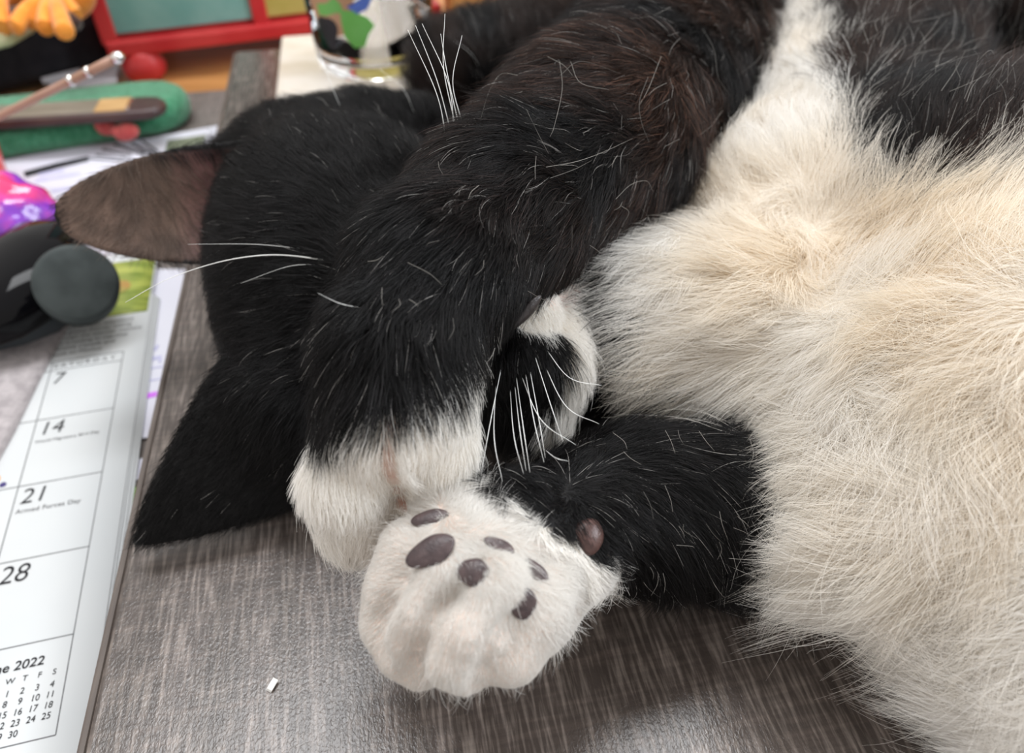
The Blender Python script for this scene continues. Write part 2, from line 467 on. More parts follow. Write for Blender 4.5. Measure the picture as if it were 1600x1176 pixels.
marked = sheet('marked_sheet', [(190, 420), (onboard(420), 420), (onboard(686), 682), (150, 696)], ZS, 0.0006, M_PAPER,
               'white sheet with purple highlighter marks half under the calendar', 'paper')
for nm, pix, m in (('highlighter_mark', [(208, 618), (246, 611), (244, 619), (206, 627)], M_PURPLE),
                   ('highlighter_mark', [(200, 634), (225, 629), (222, 637), (200, 641)], M_PURPLE),
                   ('ruled_line', [(210, 597), (252, 590), (252, 592), (210, 599)], M_PALEINK),
                   ('ruled_line', [(210, 578), (254, 571), (254, 573), (210, 580)], M_PALEINK),
                   ('pencil_scribble', [(236, 558), (252, 555), (252, 565), (247, 566), (248, 560), (236, 563)], M_PALEINK),
                   ('pencil_scribble', [(240, 545), (246, 538), (249, 539), (243, 548)], M_PALEINK)):
    o = sheet(nm, pix, ZS + 0.0002, 0.00015, m, None, None); o.parent = marked
sheet('loose_sheet', [(190, 720), (onboard(715), 715), (onboard(748), 748), (180, 754)], ZD + 0.0008, 0.0006, M_PAPER,
      'small white paper slip on the grey desk below the purple marked sheet', 'paper')
sheet('lime_card', [(170, 766), (onboard(760), 760), (onboard(805), 805), (165, 812)], ZD + 0.0012, 0.001, M_LIME,
      'lime green card edge beside the white paper slip', 'card')

# pinkish cloth overlapping the calendar on the left
q = [(120, 478), (108, 500), (60, 590), (22, 668), (-8, 722), (-60, 830), (-260, 800), (-260, 500), (-60, 480)]
pts = [U(a, b_, ZC + 0.0016) for a, b_ in q]
cc = thing('grey_cloth', (*pts[4][:2], ZC), 'pinkish grey cloth lying over the left side of the calendar', 'cloth')
def cloth():
    cen = np.mean(pts, axis=0); V = []; n = len(pts)
    for s in (1.0, 0.85, 0.6, 0.3):
        for p in pts:
            V.append(cen + (p - cen) * s + np.array([0, 0, (1 - s) * 0.002]))
    V.append(cen + np.array([0, 0, 0.0016]))
    base = len(V)
    for p in pts: V.append(p - np.array([0, 0, 0.0014]))
    Fc = []
    for k in range(3):
        for i in range(n):
            j = (i + 1) % n
            Fc.append((k * n + i, k * n + j, (k + 1) * n + j, (k + 1) * n + i))
    for i in range(n):
        j = (i + 1) % n
        Fc.append((3 * n + i, 3 * n + j, 4 * n)); Fc.append((i, base + i, base + j, j))
    Fc.append(tuple(base + i for i in range(n)))
    mesh('cloth_sheet', V, Fc, M_FELT, cc, True)
cloth()

# ------------------------------------------------------------------ objects on the desk
# newspaper page
ZN = ZD + 0.0016
news = sheet('printed_page', [(-60, 262), (30, 245), (130, 228), (232, 216), (345, 195), (352, 320), (200, 420), (-60, 400)], ZN, 0.0012, M_PAPER,
             'white printed page with a dark headline and sketch lines under the cat ear', 'printed page')
def news_part(nm, pix, m, z=0.0002):
    o = sheet(nm, pix, ZN + z, 0.00018, m, None, None); o.parent = news
news_part('headline_bar', [(36, 268), (88, 254), (138, 244), (139, 251), (90, 263), (40, 277)], M_INK)
for k, (x, y, l, dy) in enumerate(((150, 240, 40, 8), (160, 232, 45, 12), (178, 224, 48, 20), (205, 222, 40, 26), (222, 218, 25, 24), (212, 226, 26, 14), (140, 246, 50, 6), (190, 244, 26, 16))):
    news_part('sketch_line', [(x, y), (x + l, y + dy * 0.7), (x + l + 2, y + dy), (x - 1, y + 2.5)], M_INK)
for (x, y, l) in ((12, 289, 16), (55, 280, 70), (80, 296, 34), (140, 286, 40), (60, 270, 40)):
    news_part('text_line', [(x, y), (x + l, y - l * 0.16), (x + l, y - l * 0.16 + 4), (x, y + 4.5)], M_PALEINK)
news_part('page_photo', [(262, 219), (322, 210), (316, 234), (256, 243)], M_PHOTO3)

# pink pouch with a dark knob
pc = U(18, 372, ZD + 0.02)
pch = thing('foil_pouch', (*pc[:2], ZN), 'shiny pink and purple foil pouch beside the black holder', 'pouch')
def lumpy(name, c, ax, m, parent, amp, freq, seed, M3=None, seg=48):
    bm = bmesh.new(); bmesh.ops.create_uvsphere(bm, u_segments=seg, v_segments=seg // 2, radius=1)
    rr = np.random.default_rng(seed); ks = rr.normal(size=(6, 3)) * freq; ph_ = rr.uniform(0, 6.28, 6)
    for v in bm.verts:
        n = np.array(v.co); s = 1 + amp * float(np.sin(ks @ n + ph_).mean())
        p = n * s * np.array(ax)
        v.co = Vector(p)
    if M3 is not None: bm.transform(M3)
    bmesh.ops.translate(bm, verts=bm.verts, vec=Vector(c))
    return bm_obj(name, bm, m, parent, True)
lumpy('pouch_body', (pc[0] - 0.003, pc[1] + 0.002, ZN + 0.023), (0.031, 0.023, 0.023), M_POUCH, pch, 0.22, 4.5, 3)
kb = U(56, 309, ZN + 0.030)
ellipsoid('knob', kb, (0.006, 0.006, 0.0045), M_MATTE, pch)
tube('knob_neck', [kb, kb + np.array([-0.004, -0.012, -0.012])], 0.003, M_MATTE, pch)

# black glossy holder with matte roll and grey base
hb = U(60, 470, ZD + 0.01)
hold = thing('desk_holder', (*hb[:2], ZN), 'glossy black curved desk holder with a matte grey round end on a grey base', 'desk holder')
ZB = ZC + 0.0008
bo = [U(a, b_, ZB) for a, b_ in [(-120, 560), (0, 553), (45, 543), (95, 520), (130, 490), (150, 455), (150, 420), (90, 395), (-20, 420), (-120, 470)]]
prism('base', Matrix.Identity(4), [(p[0], p[1]) for p in bo], ZB, ZB + 0.008, M_BASEG, hold, 0.0015, 3, True)
def body_holder():
    # loft of rounded cross-sections from the tall back (upper right) to the low front (left)
    secs = [((112, 388), 0.024, 0.010), ((92, 412), 0.029, 0.017), ((66, 440), 0.029, 0.022), ((30, 466), 0.027, 0.025), ((-10, 488), 0.024, 0.025), ((-60, 510), 0.018, 0.02), ((-90, 525), 0.012, 0.012)]
    bm = bmesh.new(); rings = []; n = 20
    P = [U(a, b_, ZB + 0.014) for (a, b_), _, _ in secs]
    for i, (_, hgt, wd) in enumerate(secs):
        t = (P[min(i + 1, len(P) - 1)] - P[max(i - 1, 0)]); t /= np.linalg.norm(t)
        s = np.array([-t[1], t[0], 0])
        ring = []
        for k in range(n):
            a = 2 * math.pi * k / n
            ca, sa = math.cos(a), math.sin(a)
            x = wd * math.copysign(abs(ca) ** 0.75, ca); z = math.copysign(abs(sa) ** 0.75, sa)
            q_ = np.array([P[i][0], P[i][1], ZB + 0.007 + (hgt / 2) * (1 + z)]) + s * x
            ring.append(bm.verts.new(q_))
        rings.append(ring)
    for a, b_ in zip(rings, rings[1:]):
        for k in range(n): bm.faces.new((a[k], a[(k + 1) % n], b_[(k + 1) % n], b_[k]))
    bm.faces.new(rings[0][::-1]); bm.faces.new(rings[-1])
    bm_obj('body', bm, M_GLOSS, hold, True)
body_holder()
rc = U(120, 446, ZB + 0.023)
ax_ = Vector((0.42, -0.55, 0.55)).normalized()
Mr = frame(rc, (1, 0.3, 0), ax_)
lathe('round_end', Mr, [(0, -0.012), (0.0142, -0.012), (0.016, -0.010), (0.016, 0.006), (0.0153, 0.0074), (0.0138, 0.0080), (0, 0.0082)], M_MATTE, hold, 48)

# red cup and the brush leaning in it
rcp = U(-40, 290, ZN)
cup = thing('red_cup', rcp, 'glossy red cup holding a copper brown brush', 'cup')
lathe('cup_body', Matrix.Translation(Vector(rcp)), [(0, 0.0), (0.017, 0.0), (0.0185, 0.002), (0.0225, 0.036), (0.0232, 0.038), (0.0222, 0.0385), (0.0205, 0.036), (0.017, 0.004), (0, 0.004)], M_CUP, cup)
b0 = np.array([rcp[0] - 0.008, rcp[1] - 0.0, rcp[2] + 0.024]); b1 = U(188, 88, 0.05)
br = thing('paint_brush', b0, 'long copper brown brush with silver rings leaning on the red cup', 'brush')
dv = b1 - b0
tube('handle', [b0 + dv * t for t in np.linspace(0, 0.985, 8)], np.linspace(0.0018, 0.0024, 8), M_BRUSH, br, 12)
for t in (0.74, 0.83): tube('silver_ring', [b0 + dv * t, b0 + dv * (t + 0.018)], 0.0028, M_SILVER, br, 14)
tube('end_cap', [b0 + dv * 0.97, b0 + dv * 0.99, b0 + dv * 1.01], [0.0027, 0.0029, 0.0018], M_SILVER, br, 14)

# green terry tray with bow and the brown case in it
def capsule_outline(a, b_, r0, r1, n=14):
    a, b_ = np.array(a[:2]), np.array(b_[:2]); t = (b_ - a) / np.linalg.norm(b_ - a); s = np.array([-t[1], t[0]])
    out = [b_ + r1 * (math.cos(x) * t + math.sin(x) * s) for x in np.linspace(-math.pi / 2, math.pi / 2, n)]
    out += [a + r0 * (math.cos(x) * t + math.sin(x) * s) for x in np.linspace(math.pi / 2, 3 * math.pi / 2, n)]
    return [(p[0], p[1]) for p in out]


ta, tb = U(-40, 214, ZD + 0.006), U(232, 178, ZD + 0.006)
tray = thing('fuzzy_pad', (*((ta + tb) / 2)[:2], ZD), 'fuzzy green pad with a coral red bow behind the printed page', 'pad')
prism('cushion', Matrix.Identity(4), capsule_outline(ta, tb, 0.031, 0.027), ZD, ZD + 0.020, M_GREEN, tray, 0.008, 4, True)
for px, py, rx, rot in ((163, 198, 0.0085, 0.2), (197, 206, 0.0085, -0.3)):
    ellipsoid('bow_loop', U(px, py, ZD + 0.012), (rx, 0.004, 0.0055), M_BOW, tray, Matrix.Rotation(rot, 4, 'Y'))
ellipsoid('bow_knot', U(182, 204, ZD + 0.013), (0.0035, 0.004, 0.0035), M_BOW, tray)
ca, cb = U(-20, 182, ZD + 0.024), U(226, 166, ZD + 0.024)
case = thing('slim_case', (*((ca + cb) / 2)[:2], ZD + 0.02), 'slim dark brown case with a tan end panel lying on the fuzzy green pad', 'case')
prism('case_body', Matrix.Identity(4), capsule_outline(ca, cb, 0.012, 0.0125), ZD + 0.0195, ZD + 0.026, M_BROWNC, case, 0.003, 3, True)
dirc = (cb - ca); dl = np.linalg.norm(dirc[:2]); Mcs = frame((ca[0], ca[1], ZD + 0.026), (dirc[0], dirc[1], 0))
box('tan_panel', Mcs, (dl * 0.70, -0.0095, -0.001), (dl * 0.90, 0.0098, 0.0006), M_TAN, case, 0.0004)
box('taupe_panel', Mcs, (0, -0.0100, -0.001), (dl * 0.70, 0.0098, 0.0005), M_TAUPE, case, 0.0004)
box('metal_tip', Mcs, (dl * 0.90, -0.008, -0.001), (dl * 0.925, 0.008, 0.0008), M_SILVER, case, 0.0004)

# grey card, black case, tiger plush
gcard = sheet('grey_card', [(85, 142), (182, 128), (186, 88), (60, 108)], ZD + 0.0016, 0.0012, M_CARD,
      'light grey card lying between the black case and the fuzzy green pad', 'card')
k0, k1 = U(-130, 188, ZD), U(186, 104, ZD)
kd = k1 - k0; kl = np.linalg.norm(kd[:2]); Mk = frame((k0[0], k0[1], ZD), (kd[0], kd[1], 0))
blk = thing('black_case', (*((k0 + k1) / 2)[:2], ZD), 'big matte black case with rounded end under the orange striped plush', 'case')
box('case_body', Mk, (0, 0, 0.0002), (kl, 0.10, 0.040), M_CASE, blk, 0.012, 5, True)
box('lid_trim', Mk, (0.006, 0.004, 0.0385), (kl - 0.003, 0.096, 0.047), M_OLIVE, blk, 0.004, 3, True)
box('corner_cap', Mk, (kl - 0.012, 0.010, 0.004), (kl + 0.004, 0.090, 0.046), M_OLIVE, blk, 0.007, 4, True)
box('silver_label', Mk, (kl * 0.60, -0.0006, 0.002), (kl * 0.80, 0.0003, 0.006), M_CARD, blk)

zt = ZD + 0.052
tg_c = U(84, 4, zt + 0.012)
tig = thing('striped_plush', (tg_c[0], tg_c[1], zt - 0.005), 'orange plush paw with dark brown stripes resting on the black case', 'plush toy')
lumpy('plush_body', (tg_c[0] - 0.055, tg_c[1] + 0.03, zt + 0.028), (0.05, 0.035, 0.034), M_ORANGE, tig, 0.06, 3, 5)
ellipsoid('plush_palm', (tg_c[0], tg_c[1] + 0.012, zt + 0.016), (0.022, 0.016, 0.019), M_ORANGE, tig)
for (ex, ey, r) in ((20, 45, 0.0055), (44, 38, 0.005), (70, 46, 0.0055), (102, 52, 0.0058), (120, 26, 0.0052), (130, 8, 0.0052), (-2, 44, 0.0075)):
    p1 = U(ex, ey, zt + 0.006); p0 = tg_c + np.array([0, 0.004, 0.004])
    if ex == -2: p0 = U(0, -10, zt + 0.02)
    pm = p0 * 0.45 + p1 * 0.55
    tube('toe_lobe', spline([p0, pm + np.array([0, 0, 0.003]), p1 * 0.9 + p0 * 0.1, p1], 5), np.array([r * s for s in np.interp(np.linspace(0, 1, 16), [0, 0.35, 0.75, 0.9, 0.97, 1], [0.6, 0.85, 1, 0.85, 0.55, 0.15])]), M_ORANGE, tig, 12)
for (sx_, sy_) in ((14, 20), (37, 18), (58, 34), (86, 40), (118, 34), (128, 12)):
    p1 = U(sx_, sy_ + 4, zt + 0.0045); p0 = tg_c * 0.6 + p1 * 0.4
    tube('stripe', [p0, p1], [0.003, 0.0048], M_STRIPE, tig, 8)
tube('cream_trim', [U(-30, 66, zt - 0.001), U(10, 56, zt - 0.001), U(46, 42, zt - 0.001)], [0.006, 0.006, 0.004], M_CREAMP, tig, 10)

# painted chest
P1, P2 = U(200, 82, ZO + 0.022), U(500, 46, ZO + 0.022)
cd = P2 - P1
Mch = frame((P1[0], P1[1], ZO), (cd[0], cd[1], 0))
ch = thing('painted_chest', P1, 'red painted chest with teal and yellow door panels and ball feet', 'chest')
unit = np.linalg.norm(cd[:2]) / 300.0
X = lambda px: (px - 200) * unit
CWD = X(702)
HB = 0.022
box('carcass', Mch, (X(178), 0.006, HB), (CWD, 0.16, 0.30), M_RED, ch, 0.002)
box('bottom_rail', Mch, (X(172), -0.004, HB - 0.002), (CWD + 0.004, 0.165, HB + 0.009), M_RED, ch, 0.002)
for xx in (X(180), X(409), X(672)):
    box('stile', Mch, (xx - 0.0055, -0.001, HB + 0.006), (xx + 0.0055, 0.007, 0.30), M_RED, ch, 0.0015)
for (a, b_, m) in ((186, 402, M_TEAL), (416, 665, M_YELLOW), (679, 700, M_TEAL)):
    pn = box('door_panel', Mch, (X(a), 0.002, HB + 0.012), (X(b_), 0.0065, 0.29), m, ch, 0.001)
    if a == 186:
        bm = bmesh.new(); bmesh.ops.create_uvsphere(bm, u_segments=28, v_segments=14, radius=1)
        for v in bm.verts: v.co = Vector((v.co.x * 0.036, v.co.y * 0.0012, v.co.z * 0.022))
        bmesh.ops.translate(bm, verts=bm.verts, vec=Vector((X(348), 0.002, HB + 0.012 + 0.062)))
        bm.transform(Mch)
        o = bm_obj('painted_oval', bm, M_BLACKP, None, True); o.parent = pn
        o.matrix_parent_inverse = Matrix.Identity(4)
for xx, yy in ((X(216), 0.006), (CWD - 0.012, 0.006), (X(216), 0.145), (CWD - 0.012, 0.145)):
    lathe('ball_foot', Mch @ Matrix.Translation((xx, yy, 0)), [(0, 0), (0.010, 0), (0.0145, 0.005), (0.0155, 0.011), (0.0125, 0.018), (0.010, 0.0215), (0, 0.0215)], M_RED, ch, 24)
# wooden box to the right of the chest, a sliver over the cat
wb0 = U(742, -8, ZO + 0.05)
wb = box('wooden_block', rot_frame((wb0[0] - 0.018, wb0[1], ZO), GYAW), (0, 0, 0), (0.16, 0.05, 0.062), M_OAK, None, 0.004, 3)
set_attr(wb, 'orange wooden block standing beyond the cat back beside the painted chest', 'wooden block')

# coaster and drinking glass
ZK = 0.011
q0 = U(430, 152, ZK)
Mq = rot_frame((q0[0], q0[1], 0), GYAW)
coa = box('stone_coaster', Mq, (0, 0, 0.0003), (0.105, 0.105, ZK), M_STONE, None, 0.0015, 3)
set_attr(coa, 'square cream marble coaster under the drinking glass', 'coaster')
gc = U(588, 98, ZK)
GM = Matrix.Translation((gc[0], gc[1], ZK + 0.0002))
gl = thing('drinking_glass', (gc[0], gc[1], ZK), 'clear drinking glass with a printed green bow on the marble coaster', 'glass')
GR0, GR1, GH = 0.035, 0.043, 0.12
lathe('glass_body', GM, [(0, 0), (GR0 - 0.003, 0), (GR0, 0.002), (GR0 + 0.001, 0.008), (GR1, GH), (GR1 - 0.0012, GH + 0.0008), (GR1 - 0.0024, GH), (GR0 - 0.002, 0.010), (GR0 - 0.006, 0.0075), (0, 0.007)], M_GLASS, gl, 64)


def decal(name, pts2, m, lift=0.0004):
    "flat print wrapped round the glass; points are (angle from the camera side in rad, height)"
    a0 = math.atan2(-gc[1], -gc[0])
    bm = bmesh.new(); rows = []
    c = np.mean(pts2, axis=0)
    def P(a, z):
        r = GR0 + 0.001 + (GR1 - GR0 - 0.001) * (z - 0.008) / (GH - 0.008) + lift
        return GM @ Vector((r * math.cos(a0 + a), r * math.sin(a0 + a), z))
    cv = bm.verts.new(P(*c))
    for s in (0.5, 1.0):
        rows.append([bm.verts.new(P(*(c + (np.array(p) - c) * s))) for p in pts2])
    n = len(pts2)
    for i in range(n):
        j = (i + 1) % n
        bm.faces.new((cv, rows[0][i], rows[0][j])); bm.faces.new((rows[0][i], rows[1][i], rows[1][j], rows[0][j]))
    return bm_obj(name, bm, m, gl, True)


def blob2(cx, cz, ra, rz, n=18, wob=0.0, ph_=0.0):
    return [(cx + ra * (1 + wob * math.sin(3 * t + ph_)) * math.cos(t), cz + rz * (1 + wob * math.sin(3 * t + ph_)) * math.sin(t)) for t in np.linspace(0, 2 * math.pi, n, endpoint=False)]
decal('print_peach', blob2(-0.62, 0.043, 0.42, 0.016), M_PEACH, 0.0002)
decal('print_bow', [(-0.86, 0.0435), (-0.66, 0.0450), (-0.52, 0.0490), (-0.42, 0.0455), (-0.40, 0.0405), (-0.52, 0.0405), (-0.70, 0.0380), (-0.86, 0.0375)], M_GREENP)
decal('print_bow', [(-0.44, 0.0425), (-0.24, 0.0420), (-0.04, 0.0385), (0.04, 0.0340), (-0.06, 0.0295), (-0.14, 0.0225), (-0.30, 0.0215), (-0.44, 0.0270), (-0.46, 0.0365)], M_GREENP)
decal('print_dark_patch', blob2(-0.74, 0.0295, 0.19, 0.0085, wob=0.15), M_BLACKG)
decal('print_blue_curve', [(-0.34, 0.0445), (-0.22, 0.0455), (-0.10, 0.0500), (-0.06, 0.0580), (0.05, 0.0600), (0.06, 0.0500), (-0.04, 0.0430), (-0.2, 0.0405)], M_BLUEP)

# crumbs on the board
cr = U(424, 1072, 0)
Mcr = frame(cr, (0.35, 1, 0), (0.35, -0.25, 0.9))
bm = bmesh.new(); bmesh.ops.create_cube(bm, size=1)
for v in bm.verts:
    v.co = Vector((v.co.x * 0.0030 + (0.0004 if v.co.z > 0 else 0), v.co.y * 0.0015, v.co.z * 0.0009 + 0.0009))
bmesh.ops.bevel(bm, geom=list(bm.edges), offset=0.0001, segments=1, affect='EDGES')
bm.transform(Mcr)
set_attr(bm_obj('crumb', bm, M_CRUMB), 'small flat white crumb on the grey board beside the white paw', 'crumb')
o = lumpy('crumb', U(1055, 939, 0.0006), (0.0005, 0.0005, 0.0005), M_CRUMB, None, 0.3, 3, 9, seg=10)
set_attr(o, 'tiny round pale crumb on the board between black foreleg and belly', 'crumb')
print('props', round(time.time() - T0, 1))

# ------------------------------------------------------------------ the cat
# one implicit body (round cones, ellipsoids, ear shells) turned into ONE mesh, then fur grown from it
PR = []                                   # (group, fn(P)->d, lo, hi, k)


def cone(group, a, b, ra, rb, k=0.006):
    a, b = np.asarray(a, float), np.asarray(b, float)

    def fn(P):
        ab = b - a
        t = np.clip(((P - a) @ ab) / max(ab @ ab, 1e-12), 0, 1).astype(np.float32)
        return np.linalg.norm(P - (a + t[..., None] * ab).astype(np.float32), axis=-1) - (ra + (rb - ra) * t)
    r = max(ra, rb)
    PR.append((group, fn, np.minimum(a, b) - r, np.maximum(a, b) + r, k))


def chain(group, nodes, k=0.006):
    "nodes: (px, py, z, radius in pixels)"
    Pn = [U(n[0], n[1], n[2]) for n in nodes]
    Rn = [n[3] * depth(p) / F for n, p in zip(nodes, Pn)]
    if len(Pn) == 1: cone(group, Pn[0], Pn[0] + 1e-5, Rn[0], Rn[0], k)
    for i in range(len(Pn) - 1): cone(group, Pn[i], Pn[i + 1], Rn[i], Rn[i + 1], k)
    return Pn, Rn


def ell(group, c, ax, k=0.008, R=None):
    c = np.asarray(c, float); ax = np.asarray(ax, float)
    R = np.eye(3) if R is None else R

    def fn(P):
        q = ((P - c) @ R) / ax
        k0 = np.linalg.norm(q, axis=-1); k1 = np.linalg.norm(q / ax, axis=-1)
        return k0 * (k0 - 1) / np.maximum(k1, 1e-9)
    r = ax.max()
    PR.append((group, fn, c - r, c + r, k))


EARF = {}


def ear(group, B, T, N, W, cup, th, k=0.004, point=0.0):
    B, T, N = map(lambda v: np.asarray(v, float), (B, T, N))
    L = np.linalg.norm(T - B); a = (T - B) / L; N = N - a * (N @ a); N /= np.linalg.norm(N); s = np.cross(N, a)
    EARF[group] = (B, a, s, N, L, W)

    def fn(P):
        q = P - B
        u = (q @ a) / L; v = q @ s; n = q @ N
        uc = np.clip(u, 0, 1)
        w_ = W * (np.sqrt(np.maximum(1e-4, 1 - uc ** 1.7)) if point == 0 else np.maximum(0.02, 1 - uc) ** point)
        mid = -cup * (1 - (v / W) ** 2) * (1 - 0.6 * uc)
        d1 = np.abs(n - mid) * 0.92 - th * (1 - 0.35 * uc)
        d2 = (np.abs(v) - w_) * 0.75
        d3 = (u - 1) * L; d4 = (-u - 0.12) * L
        return np.maximum(np.maximum(d1, d2), np.maximum(d3, d4))
    m = W + cup + 0.004
    PR.append((group, fn, np.minimum(B, T) - m, np.maximum(B, T) + m, k))


# torso: chest, belly, flank, and the rest of the body out to the right
chest = U(1225, 400, 0.044)
belly = U(1560, 690, 0.040)
mid_ = U(1480, 420, 0.046)
cone('torso', chest, mid_, 0.042, 0.054, 0.012)
cone('torso', mid_, belly, 0.054, 0.050, 0.012)
cone('torso', belly, belly + np.array([0.10, 0.05, 0.004]), 0.050, 0.056, 0.012)
cone('torso', mid_, mid_ + np.array([0.12, 0.05, 0.004]), 0.054, 0.058, 0.012)
cone('torso', U(1310, 330, 0.050), U(1345, 60, 0.054), 0.044, 0.050, 0.012)
cone("torso", U(1335, 600, 0.045), U(1415, 790, 0.038), 0.028, 0.030, 0.012)
cone('torso', belly, U(1700, 930, 0.033), 0.050, 0.037, 0.012)
cone('torso', U(1420, 60, 0.048), U(1700, 90, 0.050), 0.052, 0.056, 0.012)
cone('torso', U(930, 62, 0.036), U(1420, 60, 0.046), 0.034, 0.05, 0.012)
cone('torso', U(715, 108, 0.032), U(930, 62, 0.036), 0.026, 0.034, 0.012)
cone('torso', mid_ + np.array([0.12, 0.05, 0.004]), mid_ + np.array([0.22, 0.07, 0.0]), 0.058, 0.046, 0.012)
cone('torso', mid_ + np.array([0.20, 0.02, 0.0]), mid_ + np.array([0.15, -0.09, -0.01]), 0.036, 0.022, 0.010)
# neck
chain('torso', [(760, 470, 0.036, 120), (960, 520, 0.036, 140), (1150, 520, 0.040, 180)], 0.010)
# head
hc = U(548, 400, 0.042)
ell('head', hc, (0.045, 0.054, 0.041), 0.008)
chain('head', [(645, 222, 0.040, 66), (565, 258, 0.046, 88), (450, 270, 0.048, 78), (490, 335, 0.050, 118)], 0.018)
chain('head', [(318, 262, 0.064, 12), (345, 252, 0.063, 20), (380, 240, 0.058, 28)], 0.003)          # cheek, upper side
chain('head', [(470, 640, 0.024, 120), (520, 520, 0.03, 140)], 0.012)          # cheek, lower side
chain('head', [(660, 420, 0.060, 120), (790, 480, 0.062, 70)], 0.008)          # muzzle under the arm
chain('head', [(880, 462, 0.058, 52), (850, 560, 0.052, 60), (820, 620, 0.044, 75)], 0.004)   # chin and jaw
chain('head', [(838, 488, 0.067, 34)], 0.002)                                   # white lip lobe
chain('head', [(812, 560, 0.058, 62)], 0.004)                                   # whisker pad
# ears
eB, eT = U(368, 318, 0.058), U(78, 337, 0.060)
ear('ear_up', eB, eT, CAMP - (eB + eT) / 2 + np.array([0, 0.02, 0.02]), 0.0205, 0.008, 0.0021)
eB2, eT2 = U(425, 675, 0.024), U(214, 846, 0.006)
ear('ear_low', eB2, eT2, -(CAMP - (eB2 + eT2) / 2) + np.array([0.06, 0.10, 0.0]), 0.025, 0.008, 0.0021, point=0.78)
# the foreleg thrown over the face
chain('arm_up', [(1130, 40, 0.060, 112), (1040, 120, 0.068, 150), (915, 235, 0.078, 156), (785, 332, 0.086, 130), (688, 428, 0.088, 120), (630, 545, 0.083, 108), (618, 640, 0.075, 106)], 0.006)
chain('arm_up', [(618, 640, 0.075, 104), (612, 690, 0.066, 92)], 0.005)
chain('arm_up', [(575, 690, 0.068, 78), (545, 750, 0.062, 70), (558, 812, 0.050, 60)], 0.0012)
chain('arm_up', [(665, 650, 0.071, 72), (674, 700, 0.067, 68), (655, 758, 0.056, 58)], 0.0012)
# the lower foreleg and its raised paw
chain('arm_low', [(1240, 815, 0.022, 92), (1110, 792, 0.027, 116), (985, 795, 0.036, 114), (900, 815, 0.046, 92), (830, 850, 0.050, 110)], 0.006)
pawc = U(735, 918, 0.050); pawr = 143 * depth(pawc) / F
cone('paw', pawc, pawc + np.array([0.006, 0.004, -0.004]), pawr, pawr * 0.96, 0.005)


def onpaw(px, py, inset):
    "point on the near side of the paw ball seen at a pixel, pushed in by inset"
    r = ray(px, py); r = r / np.linalg.norm(r); oc = CAMP - pawc
    b = oc @ r; c = oc @ oc - pawr ** 2; disc = b * b - c
    t = -b - math.sqrt(disc) if disc > 0 else -b
    p = CAMP + r * t; n = (p - pawc); n /= np.linalg.norm(n)
    return p - n * inset


def toe(pts, rpx, k=0.0016, inset=0.35):
    Pn = []
    for (px, py), rr in zip(pts, rpx):
        rad = rr * depth(pawc) / F
        Pn.append((onpaw(px, py, rad * inset * 2), rad))
    for (a, ra), (b, rb) in zip(Pn, Pn[1:]): cone('paw', a, b, ra, rb, k)


toe([(618, 845), (592, 920), (586, 985), (612, 1036)], [50, 52, 50, 44], 0.0006, 0.30)
toe([(690, 880), (655, 955), (624, 1012), (645, 1045)], [44, 46, 46, 42], 0.0006, 0.18)
toe([(772, 915), (738, 985), (708, 1030), (730, 1050)], [48, 54, 50, 42], 0.0006, 0.14)
toe([(872, 890), (850, 960), (808, 1034)], [52, 56, 52], 0.0006, 0.22)
chain('paw', [(760, 790, 0.056, 34), (700, 820, 0.058, 50)], 0.004)
chain('paw', [(840, 850, 0.056, 48), (905, 885, 0.048, 50)], 0.004)

# ---- sample the field and build the surface (surface nets)
HG = 0.00125
los = np.min([p[2] for p in PR], axis=0) - 0.008; his = np.max([p[3] for p in PR], axis=0) + 0.008
los[2] = -0.004
nx, ny, nz = np.ceil((his - los) / HG).astype(int) + 1
D = np.full((nx, ny, nz), 0.5, np.float32)
axs = [(los[i] + HG * np.arange(n)).astype(np.float32) for i, n in enumerate((nx, ny, nz))]
for g, fn, lo, hi, k in PR:
    i0 = np.maximum(0, np.floor((lo - k - 0.006 - los) / HG).astype(int)); i1 = np.minimum([nx, ny, nz], np.ceil((hi + k + 0.006 - los) / HG).astype(int) + 1)
    sl = tuple(slice(a, b) for a, b in zip(i0, i1))
    G = np.stack(np.meshgrid(axs[0][sl[0]], axs[1][sl[1]], axs[2][sl[2]], indexing='ij'), -1)
    d = fn(G).astype(np.float32); a = D[sl]
    h = np.clip(0.5 + 0.5 * (a - d) / k, 0, 1)
    D[sl] = np.where(a > 0.4, d, a * (1 - h) + d * h - k * h * (1 - h))
# creases between the toes, cut where the eye sees them
CREASE = [[(640, 884), (620, 925), (596, 965), (588, 1000), (594, 1030)], [(712, 925), (680, 955), (660, 990), (650, 1030), (632, 1066)], [(800, 965), (775, 1000), (757, 1040), (748, 1078)],
          [(612, 662), (605, 700), (608, 740), (622, 775), (632, 800)]]
CRP = []
for cr_ in CREASE:
    line_ = []
    for x, y in spline([(a, b, 0) for a, b in cr_], 8)[:, :2]:
        r = ray(x, y); r = r / np.linalg.norm(r); ts = np.arange(0.06, 0.26, 0.0004)
        Q = CAMP + ts[:, None] * r; ii = np.rint((Q - los) / HG).astype(int)
        okk = ((ii >= 0) & (ii < [nx, ny, nz])).all(1); ii = np.clip(ii, 0, [nx - 1, ny - 1, nz - 1])
        v = np.where(okk, D[tuple(ii.T)], 1); hh = np.argmax(v < 0)
        if v[hh] < 0: line_.append(Q[hh])
    CRP.append(np.array(line_))
